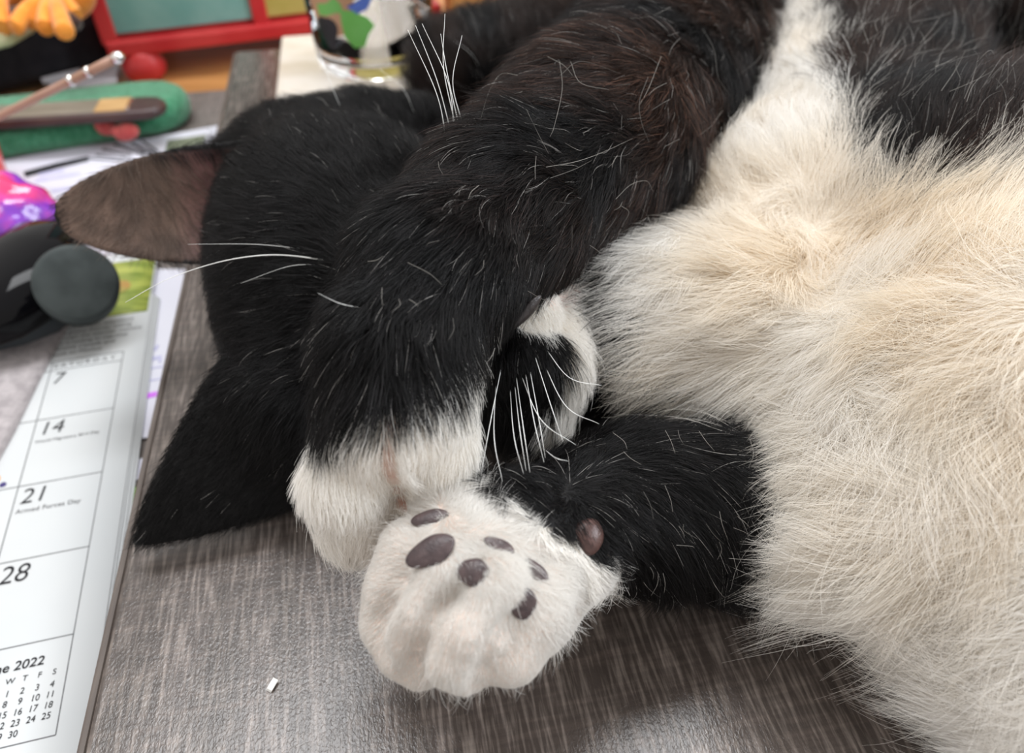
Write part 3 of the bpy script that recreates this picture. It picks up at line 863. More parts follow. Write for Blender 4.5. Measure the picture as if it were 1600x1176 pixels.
for li, line_ in enumerate(CRP):
    rad_ = 0.0022 if li < 3 else 0.0014
    lo, hi = line_.min(0) - 0.006, line_.max(0) + 0.006
    i0 = np.floor((lo - los) / HG).astype(int); i1 = np.ceil((hi - los) / HG).astype(int)
    sl = tuple(slice(max(0, a), b) for a, b in zip(i0, i1))
    G = np.stack(np.meshgrid(axs[0][sl[0]], axs[1][sl[1]], axs[2][sl[2]], indexing='ij'), -1)
    dd = np.full(G.shape[:3], 1.0)
    for q_ in line_: dd = np.minimum(dd, np.linalg.norm(G - q_, axis=-1))
    a = D[sl]; d = -(dd - rad_); k = 0.0022
    h = np.clip(0.5 - 0.5 * (a - d) / k, 0, 1)
    D[sl] = a * (1 - h) + d * h + k * h * (1 - h)
CRA = np.vstack(CRP)
D = np.maximum(D, (0.0012 - axs[2])[None, None, :])      # rests on the board
ins = D < 0
C8 = [(i, j, k) for i in (0, 1) for j in (0, 1) for k in (0, 1)]
cnt = sum(ins[i:nx - 1 + i, j:ny - 1 + j, k:nz - 1 + k].astype(np.int8) for i, j, k in C8)
act = np.argwhere((cnt > 0) & (cnt < 8))
idx = np.full((nx - 1, ny - 1, nz - 1), -1, np.int32); idx[tuple(act.T)] = np.arange(len(act))
acc = np.zeros((len(act), 3)); num = np.zeros(len(act))
for c in C8:
    for axn in range(3):
        if c[axn]: continue
        e = list(c); e[axn] = 1
        va = D[act[:, 0] + c[0], act[:, 1] + c[1], act[:, 2] + c[2]]; vb = D[act[:, 0] + e[0], act[:, 1] + e[1], act[:, 2] + e[2]]
        m = (va < 0) != (vb < 0)
        t = np.where(m, va / np.where(m, va - vb, 1), 0)
        p = np.tile(np.array(c, float), (len(act), 1)); p[:, axn] += t
        acc[m] += p[m]; num[m] += 1
VB = los + HG * (act + acc / num[:, None])
quads = []
for axn in range(3):
    o1, o2 = [(1, 2), (2, 0), (0, 1)][axn]
    sl0 = [slice(1, -1)] * 3; sl1 = [slice(1, -1)] * 3
    sl0[axn] = slice(0, -1); sl1[axn] = slice(1, None)
    A, Bv = ins[tuple(sl0)], ins[tuple(sl1)]
    ed = np.argwhere(A != Bv); flip = A[tuple(ed.T)]
    off = np.ones(3, int); off[axn] = 0
    base = ed + off
    def cell(d1, d2):
        c = base.copy(); c[:, o1] -= d1; c[:, o2] -= d2
        return idx[tuple(c.T)]
    q = np.stack([cell(1, 1), cell(0, 1), cell(0, 0), cell(1, 0)], -1)
    q[~flip] = q[~flip][:, ::-1]
    quads.append(q)
QF = np.vstack(quads)
# take the grid steps out of the paw
labS = np.zeros(len(VB), bool); labS[:] = (np.linalg.norm(VB - pawc, axis=1) < pawr * 1.6)
E4 = np.vstack([QF[:, [0, 1]], QF[:, [1, 2]], QF[:, [2, 3]], QF[:, [3, 0]]]); E4 = np.vstack([E4, E4[:, ::-1]])
deg = np.maximum(np.bincount(E4[:, 0], minlength=len(VB)), 1)
for it in range(2):
    av = np.stack([np.bincount(E4[:, 0], VB[E4[:, 1], k], len(VB)) for k in range(3)], -1) / deg[:, None]
    VB = np.where(labS[:, None], VB * 0.45 + av * 0.55, VB * 0.75 + av * 0.25)
me = bpy.data.meshes.new('body')
me.vertices.add(len(VB)); me.vertices.foreach_set('co', VB.ravel())
me.loops.add(QF.size); me.loops.foreach_set('vertex_index', QF.ravel().astype(np.int32))
me.polygons.add(len(QF)); me.polygons.foreach_set('loop_start', np.arange(0, QF.size, 4)); me.polygons.foreach_set('loop_total', np.full(len(QF), 4))
me.update(calc_edges=True); me.validate()
print('body', len(VB), len(QF), round(time.time() - T0, 1))

# ---- colour and flow of the coat, looked up by body region
GR = ['torso', 'head', 'ear_up', 'ear_low', 'arm_up', 'arm_low', 'paw']


def regions(P):
    best = np.full(len(P), 1e9); lab = np.zeros(len(P), int)
    for g, fn, lo, hi, k in PR:
        d = fn(P.astype(np.float32)); m = d < best
        best[m] = d[m]; lab[m] = GR.index(g)
    return lab


def inpoly(pt, poly):
    x, y = pt[:, 0], pt[:, 1]; r = np.zeros(len(pt), bool); n = len(poly)
    for i in range(n):
        x0, y0 = poly[i]; x1, y1 = poly[(i + 1) % n]
        c = (y0 > y) != (y1 > y)
        with np.errstate(all='ignore'):
            r ^= c & (x < (x1 - x0) * (y - y0) / (y1 - y0 + 1e-12) + x0)
    return r


def vnoise(P, scale, seed, ch=1):
    "smooth lattice noise in [-1,1]"
    q = P * scale + 1000; i = np.floor(q).astype(np.int64); f = q - i; f = f * f * (3 - 2 * f)
    out = np.zeros((len(P), ch))
    for c in C8:
        j = i + np.array(c); hsh = (j[:, 0] * 73856093 ^ j[:, 1] * 19349663 ^ j[:, 2] * 83492791 ^ (seed * 2654435761))
        wgt = np.prod(np.where(np.array(c) == 1, f, 1 - f), axis=1)
        for k in range(ch):
            hk = (hsh + k * 374761393) & 0xffffffff
            hk = ((hk ^ (hk >> 13)) * 1274126177) & 0xffffffff; hk ^= hk >> 16
            out[:, k] += wgt * ((hk & 0xffff) / 32767.5 - 1)
    return out if ch > 1 else out[:, 0]


WHITE = {   # outline of the white patches, one per body region
    'arm_up': [[(440, 690), (480, 684), (520, 672), (600, 658), (680, 628), (735, 580), (770, 545), (900, 545), (900, 1000), (440, 1000)]],
    'arm_low': [[(760, 772), (830, 806), (880, 850), (940, 872), (965, 900), (945, 940), (940, 1200), (400, 1200), (400, 772)]],
    'head': [[(812, 432), (850, 404), (930, 385), (965, 480), (925, 560), (905, 650), (860, 720), (830, 720), (872, 620), (896, 550), (872, 522), (836, 528), (798, 520), (802, 498), (828, 476), (836, 456)]],
    'paw': [[(0, 0), (3000, 0), (3000, 3000), (0, 3000)]],
    'torso': [[(1262, -60), (1295, 60), (1312, 160), (1345, 300), (1430, 300), (1600, 270), (3000, 200), (6000, 1000), (3000, 6000), (1200, 3000), (1196, 900), (1185, 800), (1195, 735),
               (1150, 655), (1070, 612), (1025, 565), (1000, 485), (985, 415), (985, 352), (1080, 240), (1180, 120), (1225, 20), (1232, -60)]],
}


def whiteness(P, lab, jit=0.0):
    px = proj(P) + jit * np.isin(lab, [0, 4])[:, None] * RNG.normal(size=(len(P), 2)) + 14 * vnoise(P, 260, 5, 2) + 6 * vnoise(P, 900, 6, 2)
    w_ = np.zeros(len(P))
    for g, polys in WHITE.items():
        m = lab == GR.index(g)
        for po in polys:
            w_[m] = np.maximum(w_[m], inpoly(px[m], po))
    return w_


# strokes: px, py, direction in the picture, length mm, lift deg, curl
FLOW = {
    'head': [(600, 200, -.5, -.8, 9, 35, .2), (480, 220, -.6, -.7, 9, 35, .2), (400, 300, -.9, -.3, 9, 30, .25), (550, 300, -.5, -.7, 9, 22, .2), (450, 380, -.9, .0, 10, 22, .25),
             (380, 480, -.9, .3, 9, 30, .2), (480, 560, -.8, .6, 9, 25, .2), (440, 700, -.6, .8, 8, 25, .2), (650, 300, -.4, -.8, 9, 20, .2),
             (880, 450, .7, .2, 5, 35, .1), (840, 490, .0, .9, 5, 30, .1), (815, 570, .05, 1, 7, 18, .1), (880, 580, .0, 1, 14, 25, .15), (840, 650, -.1, 1, 12, 20, .15)],
    'ear_up': [(150, 320, -.5, .8, 5, 14, .15), (250, 310, .4, .8, 6, 14, .2), (330, 330, .5, .5, 8, 20, .2), (100, 330, -.9, .2, 4, 20, .1)],
    'ear_low': [(300, 760, -.7, .7, 5, 14, .1), (400, 700, -.6, .6, 6, 16, .1)],
    'arm_up': [(1100, 100, -.6, .5, 16, 22, .35), (1000, 230, -.7, .5, 15, 20, .35), (900, 180, -.7, .3, 15, 20, .35), (800, 280, -.6, .7, 13, 20, .25), (850, 390, -.85, .40, 9, 16, .2), (960, 320, -.85, .40, 10, 16, .25), (765, 480, -.5, .85, 8, 14, .15), (690, 330, -.5, .8, 12, 24, .2),
               (700, 460, -.35, .9, 11, 20, .15), (570, 480, -.4, .9, 11, 28, .15), (620, 580, -.1, 1, 11, 18, .12), (720, 560, .15, 1, 11, 20, .12), (540, 620, -.2, 1, 11, 20, .12),
               (540, 740, -.12, 1, 6.5, 14, .06), (600, 720, .0, 1, 5.5, 12, .06), (680, 700, .1, 1, 4.2, 16, .06), (550, 830, -.1, 1, 6, 22, .08)],
    'arm_low': [(900, 720, .2, -.3, 9, 25, .2), (1000, 700, .5, -.1, 11, 25, .25), (850, 790, -.3, -.5, 8, 30, .15), (1000, 800, .6, .6, 12, 22, .25), (1100, 780, .6, .7, 14, 22, .3), (950, 890, .2, 1, 10, 25, .2), (925, 905, .5, .8, 5, 28, .1), (870, 850, .3, .6, 4, 28, .1), (930, 870, .7, .3, 5, 28, .1), (1060, 880, .4, .9, 17, 25, .25), (1180, 860, .2, .9, 16, 25, .3)],
    'paw': [(600, 880, -.8, -.1, 1.4, 22, .0), (570, 980, -.8, .4, 1.4, 22, .0), (640, 1000, -.2, .9, 0.95, 22, .0), (720, 990, .0, 1, 0.95, 22, .0), (700, 1080, -.1, 1, 1.5, 25, .0), (800, 1020, .2, 1, 1.0, 22, .0), (900, 950, .8, .6, 2.0, 30, .04),
            (740, 790, .1, -1, 3.2, 40, .1), (830, 820, .6, -.8, 3.4, 40, .1), (650, 830, -.7, -.7, 1.7, 28, .04), (700, 835, .2, .8, 2.2, 35, .1), (770, 870, .2, .8, 2.6, 35, .1), (900, 890, .9, .2, 3.4, 35, .1), (850, 880, .3, .8, 2, 30, .06)],
    'torso': [(1000, 480, -.95, .15, 26, 28, .5), (1040, 400, -.85, .1, 22, 27, .5), (1080, 560, -.85, .55, 29, 30, .5), (1180, 640, -.75, .65, 30, 30, .5), (1215, 700, -.8, .6, 30, 28, .5), (1120, 330, -.4, -.6, 14, 32, .5), (1180, 450, -.8, .1, 22, 28, .9),
              (1230, 200, -.3, -.9, 15, 30, .5), (1270, 90, -.1, -1, 17, 30, .5), (1330, 330, .5, -.8, 18, 24, .6), (1450, 300, .6, -.7, 19, 24, .5), (1560, 300, .5, -.8, 20, 24, .5),
              (1300, 430, .7, -.4, 20, 22, .9), (1420, 420, .8, -.5, 22, 22, .8), (1560, 400, .6, -.5, 22, 24, .8), (1230, 420, -.6, .5, 18, 26, 1.0),
              (1350, 530, -.8, .5, 20, 26, 1.3), (1450, 540, -.6, .5, 22, 26, 1.4), (1550, 510, -.5, .6, 24, 26, 1.2), (1300, 600, -.8, .3, 22, 26, 1.1), (1380, 690, -.8, .3, 26, 24, .8), (1280, 720, -.9, .35, 30, 26, .5),
              (1250, 850, -.95, .25, 30, 20, .45), (1350, 950, -.95, .25, 32, 20, .45), (1420, 1080, -.9, .35, 34, 20, .45), (1500, 850, -.95, .2, 32, 20, .5), (1560, 1000, -.95, .25, 34, 20, .5), (1560, 650, -.6, .6, 28, 22, .7),
              (1450, 100, .5, -.8, 20, 24, .4), (1560, 80, .5, -.8, 20, 24, .4), (800, 90, -.4, -.8, 14, 28, .3), (1000, 40, -.5, -.7, 16, 25, .3), (1000, 600, -.6, .6, 14, 20, .2), (1080, 650, -.5, .7, 14, 20, .2)],
}
FD = {}
for g, rows in FLOW.items():
    a = np.array(rows, float)
    FD[g] = a


def flow(P, lab):
    d3 = np.zeros((len(P), 3)); ln = np.zeros(len(P)); lift = np.zeros(len(P)); curl = np.zeros(len(P))
    px = proj(P)
    for g, a in FD.items():
        m = np.where(lab == GR.index(g))[0]
        for s in range(0, len(m), 40000):
            mm = m[s:s + 40000]
            dist = ((px[mm, None, :] - a[None, :, :2]) ** 2).sum(-1)
            wt = 1 / (dist + 400) ** 1.6; wt /= wt.sum(1, keepdims=True)
            v2 = wt @ a[:, 2:4]
            d3[mm] = v2[:, :1] * RIGHT - v2[:, 1:2] * UPV
            ln[mm] = wt @ a[:, 4]; lift[mm] = wt @ a[:, 5]; curl[mm] = wt @ a[:, 6]
    return d3, ln * 1e-3, np.radians(lift), curl


def coat_colour(P, lab, wh, rnd):
    n = len(P)
    blk = np.tile(np.array([0.0042, 0.0037, 0.0040]), (n, 1))
    px = proj(P)
    brown = np.clip(0.5 + 1.1 * vnoise(P, 60, 11), 0, 1) * np.clip((px[:, 0] * 0.8 - px[:, 1] - 200) / 500, 0, 1) * np.isin(lab, [0, 4])
    blk += brown[:, None] * np.array([0.027, 0.012, 0.0065])
    blk *= (0.6 + 0.8 * rnd[:, None] + np.where(np.isin(lab, [1, 4, 5]), 6.0, 2.0)[:, None] * np.clip((rnd[:, None] - 0.84) / 0.16, 0, 1))  # random strand tone; lightest strands paint in a grey sheen, mainly head and forelegs
    wht = np.tile(np.array([0.95, 0.93, 0.895]), (n, 1))
    cream = np.clip(0.55 + 0.9 * vnoise(P, 45, 12), 0, 1) * (lab == 0) * np.clip(1.25 - np.hypot(px[:, 0] - 1330, px[:, 1] - 520) / 480, 0, 1)
    wht = wht * (1 - cream[:, None]) + cream[:, None] * np.array([0.92, 0.83, 0.69])
    wht *= (0.9 + 0.12 * rnd[:, None])
    wht[lab == GR.index('paw')] *= 0.90
    return blk * (1 - wh[:, None]) + wht * wh[:, None]


# skin colour on the mesh
labV = regions(VB)
whV = whiteness(VB, labV)
colV = coat_colour(VB, labV, whV, np.full(len(VB), 0.4))
colV[whV > 0.5] *= np.array([0.80, 0.76, 0.71])
mpaw = (labV == GR.index('paw')); colV[mpaw] = np.array([0.80, 0.66, 0.58])
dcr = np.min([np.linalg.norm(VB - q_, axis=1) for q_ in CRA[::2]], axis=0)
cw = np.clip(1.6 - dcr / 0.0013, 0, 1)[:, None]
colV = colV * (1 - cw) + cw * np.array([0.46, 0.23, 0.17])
B_, a_, s_, N_, L_, W_ = EARF['ear_up']
qe = VB - B_; ue = (qe @ a_) / L_; ve = np.abs(qe @ s_) / W_; ne = qe @ N_
inner = (labV == GR.index('ear_up')) & (ve < 0.88) & (ue < 0.97)
pinkm = np.clip(1 - np.abs(ue - 0.12) / 0.25, 0, 1)[:, None]
earc = np.array([0.085, 0.055, 0.042]) * (1 - pinkm) + np.array([0.15, 0.07, 0.07]) * pinkm
earc = earc * ((1.25 + 0.6 * vnoise(VB, 220, 21)) * (1.15 - 0.75 * ve ** 2))[:, None]  # mottled skin, with ear shading painted in: bright middle, darker edges
colV[inner] = earc[inner]
chin = (labV == GR.index('head')) & (np.hypot(*(proj(VB) - np.array([880, 450])).T) < 36)
colV[chin] = colV[chin] * 0.4 + 0.6 * np.array([0.78, 0.58, 0.54])
ca_ = me.color_attributes.new('coat', 'FLOAT_COLOR', 'POINT')
ca_.data.foreach_set('color', np.hstack([colV, np.ones((len(VB), 1))]).astype(np.float32).ravel())


def attr_mat(name, rough, spec, hair):
    m = bpy.data.materials.new(name); m.use_nodes = True; nt = m.node_tree; b = nt.nodes['Principled BSDF']
    at = nt.nodes.new('ShaderNodeAttribute'); at.attribute_name = 'coat'
    nt.links.new(at.outputs['Color'], b.inputs['Base Color'])
    b.inputs['Roughness'].default_value = rough; b.inputs['Specular IOR Level'].default_value = spec
    if hair:
        tr = nt.nodes.new('ShaderNodeBsdfTranslucent'); mx = nt.nodes.new('ShaderNodeMixShader')
        mx.inputs[0].default_value = 0.30
        nt.links.new(at.outputs['Color'], tr.inputs['Color'])
        nt.links.new(b.outputs[0], mx.inputs[1]); nt.links.new(tr.outputs[0], mx.inputs[2])
        nt.links.new(mx.outputs[0], nt.nodes['Material Output'].inputs['Surface'])
    else:
        tc = nt.nodes.new('ShaderNodeTexCoord'); nz = nt.nodes.new('ShaderNodeTexNoise'); nz.inputs['Scale'].default_value = 1400
        bp = nt.nodes.new('ShaderNodeBump'); bp.inputs['Strength'].default_value = 0.5; bp.inputs['Distance'].default_value = 0.0006
        nt.links.new(tc.outputs['Object'], nz.inputs['Vector']); nt.links.new(nz.outputs[0], bp.inputs['Height']); nt.links.new(bp.outputs[0], b.inputs['Normal'])
    return m


M_SKIN = attr_mat('cat_skin', 0.6, 0.25, False)
M_FUR = attr_mat('cat_fur', 0.42, 0.32, True)
cat = thing('cat', (*U(1000, 620, 0)[:2], 0.0012), 'black and white cat asleep on its back with one foreleg over its face', 'cat')
body = link('body', me, M_SKIN, cat, True)

# ---- grow fur
vn = np.zeros((len(VB), 3))
tri = np.vstack([QF[:, [0, 1, 2]], QF[:, [0, 2, 3]]])
fn_ = np.cross(VB[tri[:, 1]] - VB[tri[:, 0]], VB[tri[:, 2]] - VB[tri[:, 0]])
for k in range(3):
    for c in range(3): vn[:, c] += np.bincount(tri[:, k], fn_[:, c], len(VB))
vn /= np.linalg.norm(vn, axis=1, keepdims=True) + 1e-12
tarea = np.linalg.norm(fn_, axis=1) / 2
tcen = VB[tri].mean(1)
tlab = labV[tri[:, 0]]
tpx = proj(tcen); tdep = (tcen - CAMP) @ FWD
inframe = (tpx[:, 0] > -120) & (tpx[:, 0] < 1760) & (tpx[:, 1] > -120) & (tpx[:, 1] < 1300) & (tdep > 0.02)
tn = fn_ / (np.linalg.norm(fn_, axis=1, keepdims=True) + 1e-15)
toc = CAMP - tcen; toc /= np.linalg.norm(toc, axis=1, keepdims=True)
face = (tn * toc).sum(1) > -0.35
DENS = np.array([1.0, 1.3, 0.6, 1.0, 1.3, 1.2, 7.0])
wgt = tarea * DENS[tlab] * np.where(inframe & face, 1.0, 0.22) * np.clip(0.2 / np.maximum(tdep, 0.08), 0.35, 1.6) ** 1.5
wgt *= (tn[:, 2] > -0.8)
pads_px = [(917, 838, 30, 30), (673, 810, 27, 11), (676, 861, 38, 22), (740, 894, 23, 20), (816, 941, 19, 24), (776, 854, 16, 10), (834, 891, 18, 13)]
NH = 560000
ti = RNG.choice(len(tri), NH, p=wgt / wgt.sum())
r1, r2 = RNG.random(NH), RNG.random(NH); m = r1 + r2 > 1; r1[m], r2[m] = 1 - r1[m], 1 - r2[m]
TA, TB, TC = VB[tri[ti, 0]], VB[tri[ti, 1]], VB[tri[ti, 2]]
root = TA + (TB - TA) * r1[:, None] + (TC - TA) * r2[:, None]
nrm = vn[tri[ti, 0]] * (1 - r1 - r2)[:, None] + vn[tri[ti, 1]] * r1[:, None] + vn[tri[ti, 2]] * r2[:, None]
nrm /= np.linalg.norm(nrm, axis=1, keepdims=True) + 1e-9
lab = regions(root)
wh = whiteness(root, lab, 16.0)
# bare skin on the pads, thin hair in the ear
rp = proj(root); keep = np.ones(NH, bool)
for (x, y, rx, ry) in pads_px:
    keep &= ~(((rp[:, 0] - x) / rx) ** 2 + ((rp[:, 1] - y) / ry) ** 2 < 0.4) | ~np.isin(lab, [GR.index('paw'), GR.index('arm_low')])
dcr = np.min([np.linalg.norm(root - q_, axis=1) for q_ in CRA[::2]], axis=0)
keep &= (dcr > 0.0016) | (RNG.random(NH) < 0.08)
qe = root - B_; ue = (qe @ a_) / L_; ve = np.abs(qe @ s_) / W_
innr = (lab == GR.index('ear_up')) & (ve < 0.8) & (ue < 0.9)
keep &= ~innr | (RNG.random(NH) < 0.6)
root, nrm, lab, wh, innr = root[keep], nrm[keep], lab[keep], wh[keep], innr[keep]
NH = len(root)
rnd = RNG.random(NH)
d3, ln, lift, curl = flow(root, lab)
fvs = np.where(lab == 6, 0.3, 1.0)[:, None]
fv = vnoise(root, 60, 33, 3) * 0.45 + vnoise(root, 130, 31, 3) * 0.55 + vnoise(root, 330, 32, 3) * 0.35
d3 = d3 / np.maximum(np.linalg.norm(d3, axis=1, keepdims=True), 0.75)
d3 = d3 + fv * (0.4 + 1.1 * curl)[:, None] * fvs
tan = d3 - nrm * (d3 * nrm).sum(1, keepdims=True); tan /= np.linalg.norm(tan, axis=1, keepdims=True) + 1e-9
jit = RNG.normal(size=(NH, 3)); jit -= nrm * (jit * nrm).sum(1, keepdims=True)
tan = tan + 0.16 * jit; tan /= np.linalg.norm(tan, axis=1, keepdims=True)
lift = lift * (0.55 + 0.9 * RNG.random(NH))
ln = ln * (0.55 + 0.6 * RNG.random(NH))
guard = (RNG.random(NH) < 0.10); ln[guard] *= 1.35; lift[guard] *= 1.3
pg = (lab == GR.index('paw')) & (RNG.random(NH) < 0.008); ln[pg] *= 4.0; lift[pg] *= 1.5; ln[pg] = np.minimum(ln[pg], 0.0075)
NP = 6
t = np.linspace(0, 1, NP)
side = np.cross(nrm, tan)
cv = vnoise(root, 420, 41, 2); cph = RNG.uniform(0, 6.28, NH); camp = curl * 0.11 * (0.4 + RNG.random(NH))
CV = np.zeros((NH, NP, 3))
for k, tk in enumerate(t):
    up = np.sin(lift) * tk * (1 - 0.45 * tk)
    al = np.cos(lift) * tk
    wav = camp * np.sin(cph + tk * 5.0) * tk + cv[:, 0] * 0.14 * tk * tk
    CV[:, k] = root + ln[:, None] * (tan * al[:, None] + nrm * up[:, None] + side * wav[:, None])
# tufts: tips drawn together
kd_n = NH // 34
cs = RNG.choice(NH, kd_n, replace=False)
kd = KDTree(kd_n)
for i, c in enumerate(cs): kd.insert(root[c], i)
kd.balance()
long_ = np.where(ln > 0.0095)[0]
near = np.array([kd.find(root[i])[1] for i in long_])
tgt = CV[cs[near]]
ok = (np.linalg.norm(tgt[:, 0] - CV[long_, 0], axis=1) < 0.006) & (lab[cs[near]] == lab[long_])
amt = np.where(ok, 0.62 * (0.45 + 0.8 * RNG.random(len(long_))), 0)[:, None, None] * (t ** 1.4)[None, :, None]
offs = tgt - CV[long_]
CV[long_] += offs * amt
CV[..., 2] = np.maximum(CV[..., 2], 0.0004 + 0.0004 * t[None, :])
col = coat_colour(root, lab, wh, rnd)
# scattered white hairs in the black coat, dark ones at the borders
sc_ = (wh < 0.5) & (RNG.random(NH) < np.where(lab == 0, 0.012, np.where(np.isin(lab, [4, 5]), 0.012, 0.004)))
col[sc_] = np.array([0.42, 0.40, 0.38])
col[innr] = np.array([0.17, 0.125, 0.10]) * (0.4 + 1.1 * rnd[innr, None])
rad0 = np.where(wh > 0.5, 0.000050, 0.000046) * np.where(lab == 6, 0.55, 1.0) * (0.8 + 0.4 * rnd)
rad0[sc_] *= 1.15
print('hair', NH, round(time.time() - T0, 1))


def hair_object(name, CVs, rad, cols, matl, parent, prof=None):
    n, npt = CVs.shape[:2]
    hc_ = bpy.data.hair_curves.new(name)
    hc_.add_curves([npt] * n)
    hc_.attributes['position'].data.foreach_set('vector', CVs.astype(np.float32).ravel())
    ra = hc_.attributes.get('radius') or hc_.attributes.new('radius', 'FLOAT', 'POINT')
    pf = np.interp(np.linspace(0, 1, npt), [0, 0.5, 1], [1, 0.85, 0.22]) if prof is None else prof
    ra.data.foreach_set('value', (rad[:, None] * pf[None, :]).astype(np.float32).ravel())
    cc_ = hc_.attributes.new('coat', 'FLOAT_COLOR', 'CURVE')
    cc_.data.foreach_set('color', np.hstack([cols, np.ones((n, 1))]).astype(np.float32).ravel())
    o = bpy.data.objects.new(name, hc_); COL.objects.link(o); hc_.materials.append(matl)
    o.parent = parent; off = Vector(parent.location); o.matrix_parent_inverse = Matrix.Translation(-off)
    o['kind'] = 'stuff'
    return o


wm = wh > 0.5
f1 = hair_object('white_fur', CV[wm], rad0[wm], col[wm], M_FUR, cat)
f2 = hair_object('black_fur', CV[~wm], rad0[~wm], col[~wm], M_FUR, cat)

# long wavy stray hairs lying on the black coat
bvh = BVHTree.FromPolygons([tuple(v) for v in VB], [tuple(q) for q in QF.tolist()])


def hit(px, py, lift_=0.0):
    r = Vector(ray(px, py)).normalized()
    h = bvh.ray_cast(Vector(CAMP), r)
    if h[0] is None: return None
    return np.array(h[0]) + np.array(h[1]) * lift_


st = []
def stray(pix, lift_=0.004, n=20):
    P = []
    for i, (a, b) in enumerate(pix):
        p = hit(a, b, lift_)
        if p is None: return
        P.append(p)
    s = spline(P, 12); s = s[np.linspace(0, len(s) - 1, n).astype(int)]
    st.append(s)
for pix in [[(875, 117), (873, 160), (855, 215), (848, 232)], [(873, 140), (905, 117), (960, 132)], [(732, 190), (738, 215), (730, 245), (700, 275), (682, 287)], [(815, 140), (795, 135), (775, 165), (757, 208)],
            [(890, 118), (900, 150), (940, 158)], [(1000, 135), (985, 170), (985, 200), (995, 228)], [(818, 195), (830, 225), (845, 256)], [(840, 275), (880, 265), (920, 250), (970, 225)], [(845, 290), (880, 275), (905, 262)],
            [(940, 310), (965, 288), (990, 282), (1000, 295)], [(950, 318), (962, 325), (958, 336)], [(1020, 105), (1000, 150), (985, 175)], [(1085, 60), (1100, 90), (1105, 130), (1125, 155)], [(1040, 30), (1010, 45), (980, 50)],
            [(1110, 175), (1090, 200), (1070, 215)], [(1140, 190), (1115, 205), (1090, 225)], [(1190, 60), (1170, 95), (1140, 120)], [(1075, 300), (1090, 285), (1110, 270)], [(930, 60), (955, 70), (965, 90)],
            [(860, 110), (880, 125), (890, 140)], [(640, 430), (665, 445), (680, 460)], [(590, 430), (600, 428), (608, 422)], [(800, 450), (830, 455), (850, 452)], [(900, 375), (930, 385), (950, 397)]]:
    stray(pix)
rr = np.random.default_rng(21)
for _ in range(80):
    x, y = rr.uniform(560, 1250), rr.uniform(20, 640)
    if not inpoly(np.array([[x, y]]), [(700, 240), (900, 110), (1200, 20), (1180, 150), (960, 340), (800, 420), (740, 560), (520, 640), (560, 400)])[0]: continue
    a = rr.normal(2.2, 0.5); L = rr.uniform(12, 34)
    stray([(x, y), (x + L * .5 * math.cos(a) + rr.normal(0, 3), y + L * .5 * math.sin(a)), (x + L * math.cos(a), y + L * math.sin(a))])
for _ in range(95):
    x, y = rr.uniform(1330, 1598), rr.uniform(5, 200)
    a = rr.normal(-1.05, 0.35); L = rr.uniform(25, 70)
    stray([(x, y), (x + L * .5 * math.cos(a) + rr.normal(0, 4), y + L * .5 * math.sin(a)), (min(1640, x + L * math.cos(a)), y + L * math.sin(a))], 0.008)
for _ in range(36):
    x, y = rr.uniform(950, 1200), rr.uniform(700, 920)
    a = rr.normal(0.9, 0.5); L = rr.uniform(15, 45)
    stray([(x, y), (x + L * .5 * math.cos(a) + rr.normal(0, 4), y + L * .5 * math.sin(a)), (x + L * math.cos(a), y + L * math.sin(a))], 0.006)
st = np.array(st)
stcol = np.tile(np.array([0.50, 0.47, 0.43]), (len(st), 1)) * (0.3 + 0.6 * rr.random((len(st), 1)))
hair_object('stray_hair', st, np.full(len(st), 0.00004), stcol, M_FUR, cat, np.interp(np.linspace(0, 1, st.shape[1]), [0, .5, 1], [1, 1, .5]))

# ---- bare skin: pads, lip
def on_body(px, py, z_default=0.05):
    h = bvh.ray_cast(Vector(CAMP), Vector(ray(px, py)).normalized())
    return (np.array(h[0]), np.array(h[1])) if h[0] is not None else (U(px, py, z_default), np.array([0, -.5, .8]))


def pad(name, px, py, rx, ry, ang, m, lift_=0.0006, thick=0.4):
    p, n = on_body(px, py)
    sc = depth(p) / F
    xd = math.cos(ang) * RIGHT - math.sin(ang) * UPV
    toc_ = CAMP - p; toc_ /= np.linalg.norm(toc_)
    nn = n * 0.5 + toc_ * 0.5
    Mp = frame(p + n * lift_, xd, nn)
    R = min(rx, ry) * sc
    bm = bmesh.new(); bmesh.ops.create_uvsphere(bm, u_segments=28, v_segments=14, radius=1)
    for v in bm.verts:
        x, y, z = v.co
        v.co = Vector((x * rx * sc * (1 + 0.08 * math.sin(2 * y + 1)), y * ry * sc * (1 + 0.07 * math.sin(3 * x)), z * R * thick))
    bm.transform(Mp)
    return bm_obj(name, bm, m, cat, True)


pad('toe_pad', 673, 812, 29, 15, -0.15, M_PAD, 0.0004)
pad('toe_pad', 674, 863, 40, 24, -0.45, M_PAD, 0.0003)
pad('toe_pad', 740, 895, 25, 22, 0.2, M_PAD, 0.0004)
pad('toe_pad', 816, 942, 21, 27, -0.1, M_PAD, 0.0004)
pad('palm_pad', 778, 856, 24, 12, 0.45, M_PAD, 0.0006)
pad('palm_pad', 834, 892, 24, 12, 0.75, M_PAD, 0.0006)
o = pad('carpal_pad', 917, 838, 25, 29, 0.15, M_CARPAL, 0.0002, 0.62); o['label'] = 'smooth reddish brown wrist pad'
pad('lip', 808, 480, 34, 10, -0.75, M_LIP, 0.0024, 0.7)

# ---- whiskers: each one a tapered tube of its own
def whisker(pts, r0=0.00013):
    s = spline(pts, 10)
    tube('whisker', s, np.linspace(r0, r0 * 0.25, len(s)), M_WHISK, cat, 6)


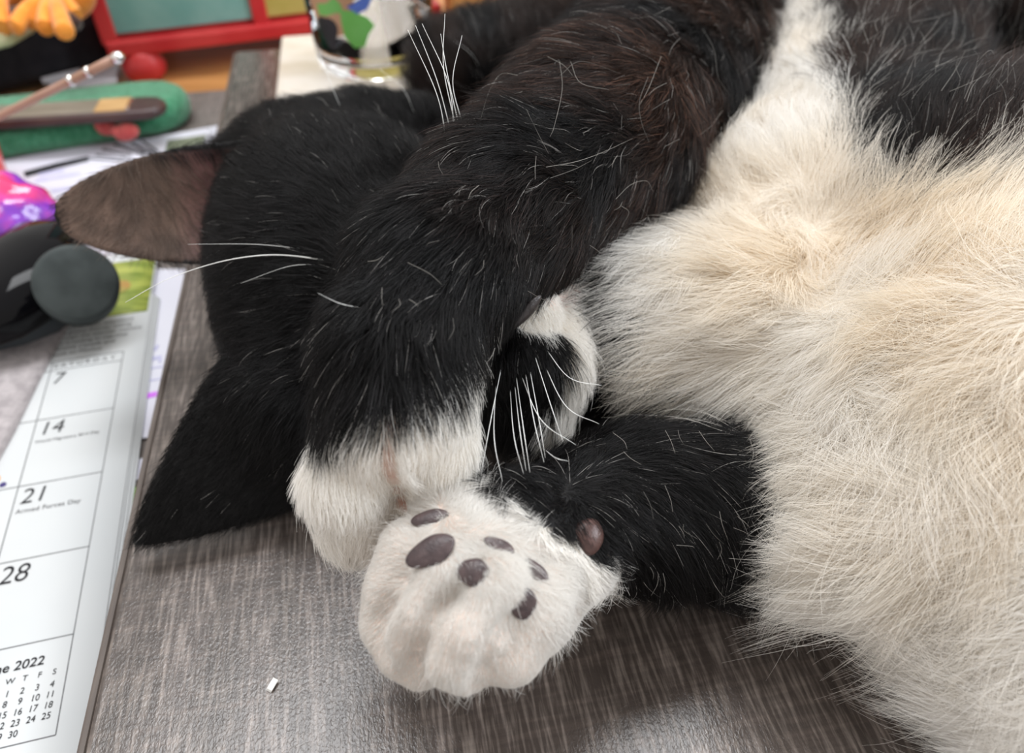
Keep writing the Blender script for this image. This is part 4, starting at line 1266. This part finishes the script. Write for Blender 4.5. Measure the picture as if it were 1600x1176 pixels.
def face_whisker(root_px, bend, tip, zb, zt_, r0=0.00013):
    p0, n = on_body(*root_px)
    whisker([p0 - n * 0.001, U(bend[0], bend[1], zb), U(tip[0], tip[1], zt_)], r0)
for rpx, bd, tp in [((780, 575), (768, 650), (752, 738)), ((771, 600), (772, 680), (785, 752)), ((795, 610), (803, 680), (818, 740)), ((803, 605), (812, 670), (822, 735)), ((806, 590), (818, 670), (828, 738)),
                    ((822, 585), (835, 660), (850, 722)), ((830, 580), (843, 660), (852, 715)), ((815, 590), (845, 655), (900, 695)), ((838, 555), (858, 625), (880, 690)), ((856, 575), (885, 635), (936, 662)),
                    ((858, 545), (890, 590), (940, 602)), ((850, 700), (868, 715), (888, 720))]:
    face_whisker(rpx, bd, tp, 0.074, 0.070)
for rpx, bd, tp in [((698, 222), (683, 150), (640, 55)), ((706, 212), (684, 130), (652, 48)), ((710, 205), (700, 130), (662, 45)), ((712, 198), (694, 110), (696, 30)), ((718, 200), (700, 120), (690, 60)), ((722, 192), (708, 130), (722, 62)),
                    ((655, 190), (635, 140), (598, 108)), ((752, 108), (735, 82), (712, 65)), ((535, 170), (520, 135), (500, 80))]:
    p0 = hit(*rpx, -0.001)
    if p0 is None: p0 = U(*rpx, 0.05)
    if 690 < rpx[0] < 730:
        ru = ray(*rpx); pr = hit(698, 222, -0.001); p0 = CAMP + ru * ((depth(pr) + 0.004) / F)
    pb = p0 + (bd[0] - rpx[0]) * depth(p0) / F * RIGHT - (bd[1] - rpx[1]) * depth(p0) / F * UPV
    pt = p0 + (tp[0] - rpx[0]) * depth(p0) / F * RIGHT - (tp[1] - rpx[1]) * depth(p0) / F * UPV
    toc_ = (CAMP - p0) / np.linalg.norm(CAMP - p0)
    whisker([p0, pb + toc_ * 0.008, pt + toc_ * 0.010], 0.00015)
for pix in [[(512, 406), (450, 398), (400, 399), (340, 410), (270, 434), (208, 468)], [(480, 388), (400, 380), (300, 380)], [(500, 412), (450, 415), (380, 440)], [(570, 478), (530, 470), (498, 455)]]:
    p0 = hit(*pix[0], -0.001)
    if p0 is None: p0 = U(*pix[0], 0.06)
    toc_ = (CAMP - p0) / np.linalg.norm(CAMP - p0); P = [p0]
    for i, (a, b) in enumerate(pix[1:], 1):
        P.append(p0 + (a - pix[0][0]) * depth(p0) / F * RIGHT - (b - pix[0][1]) * depth(p0) / F * UPV + toc_ * (0.010 * min(1, i / 2)))
    whisker(P, 0.0002 if len(pix) > 4 else 0.00009)
print('cat done', round(time.time() - T0, 1))
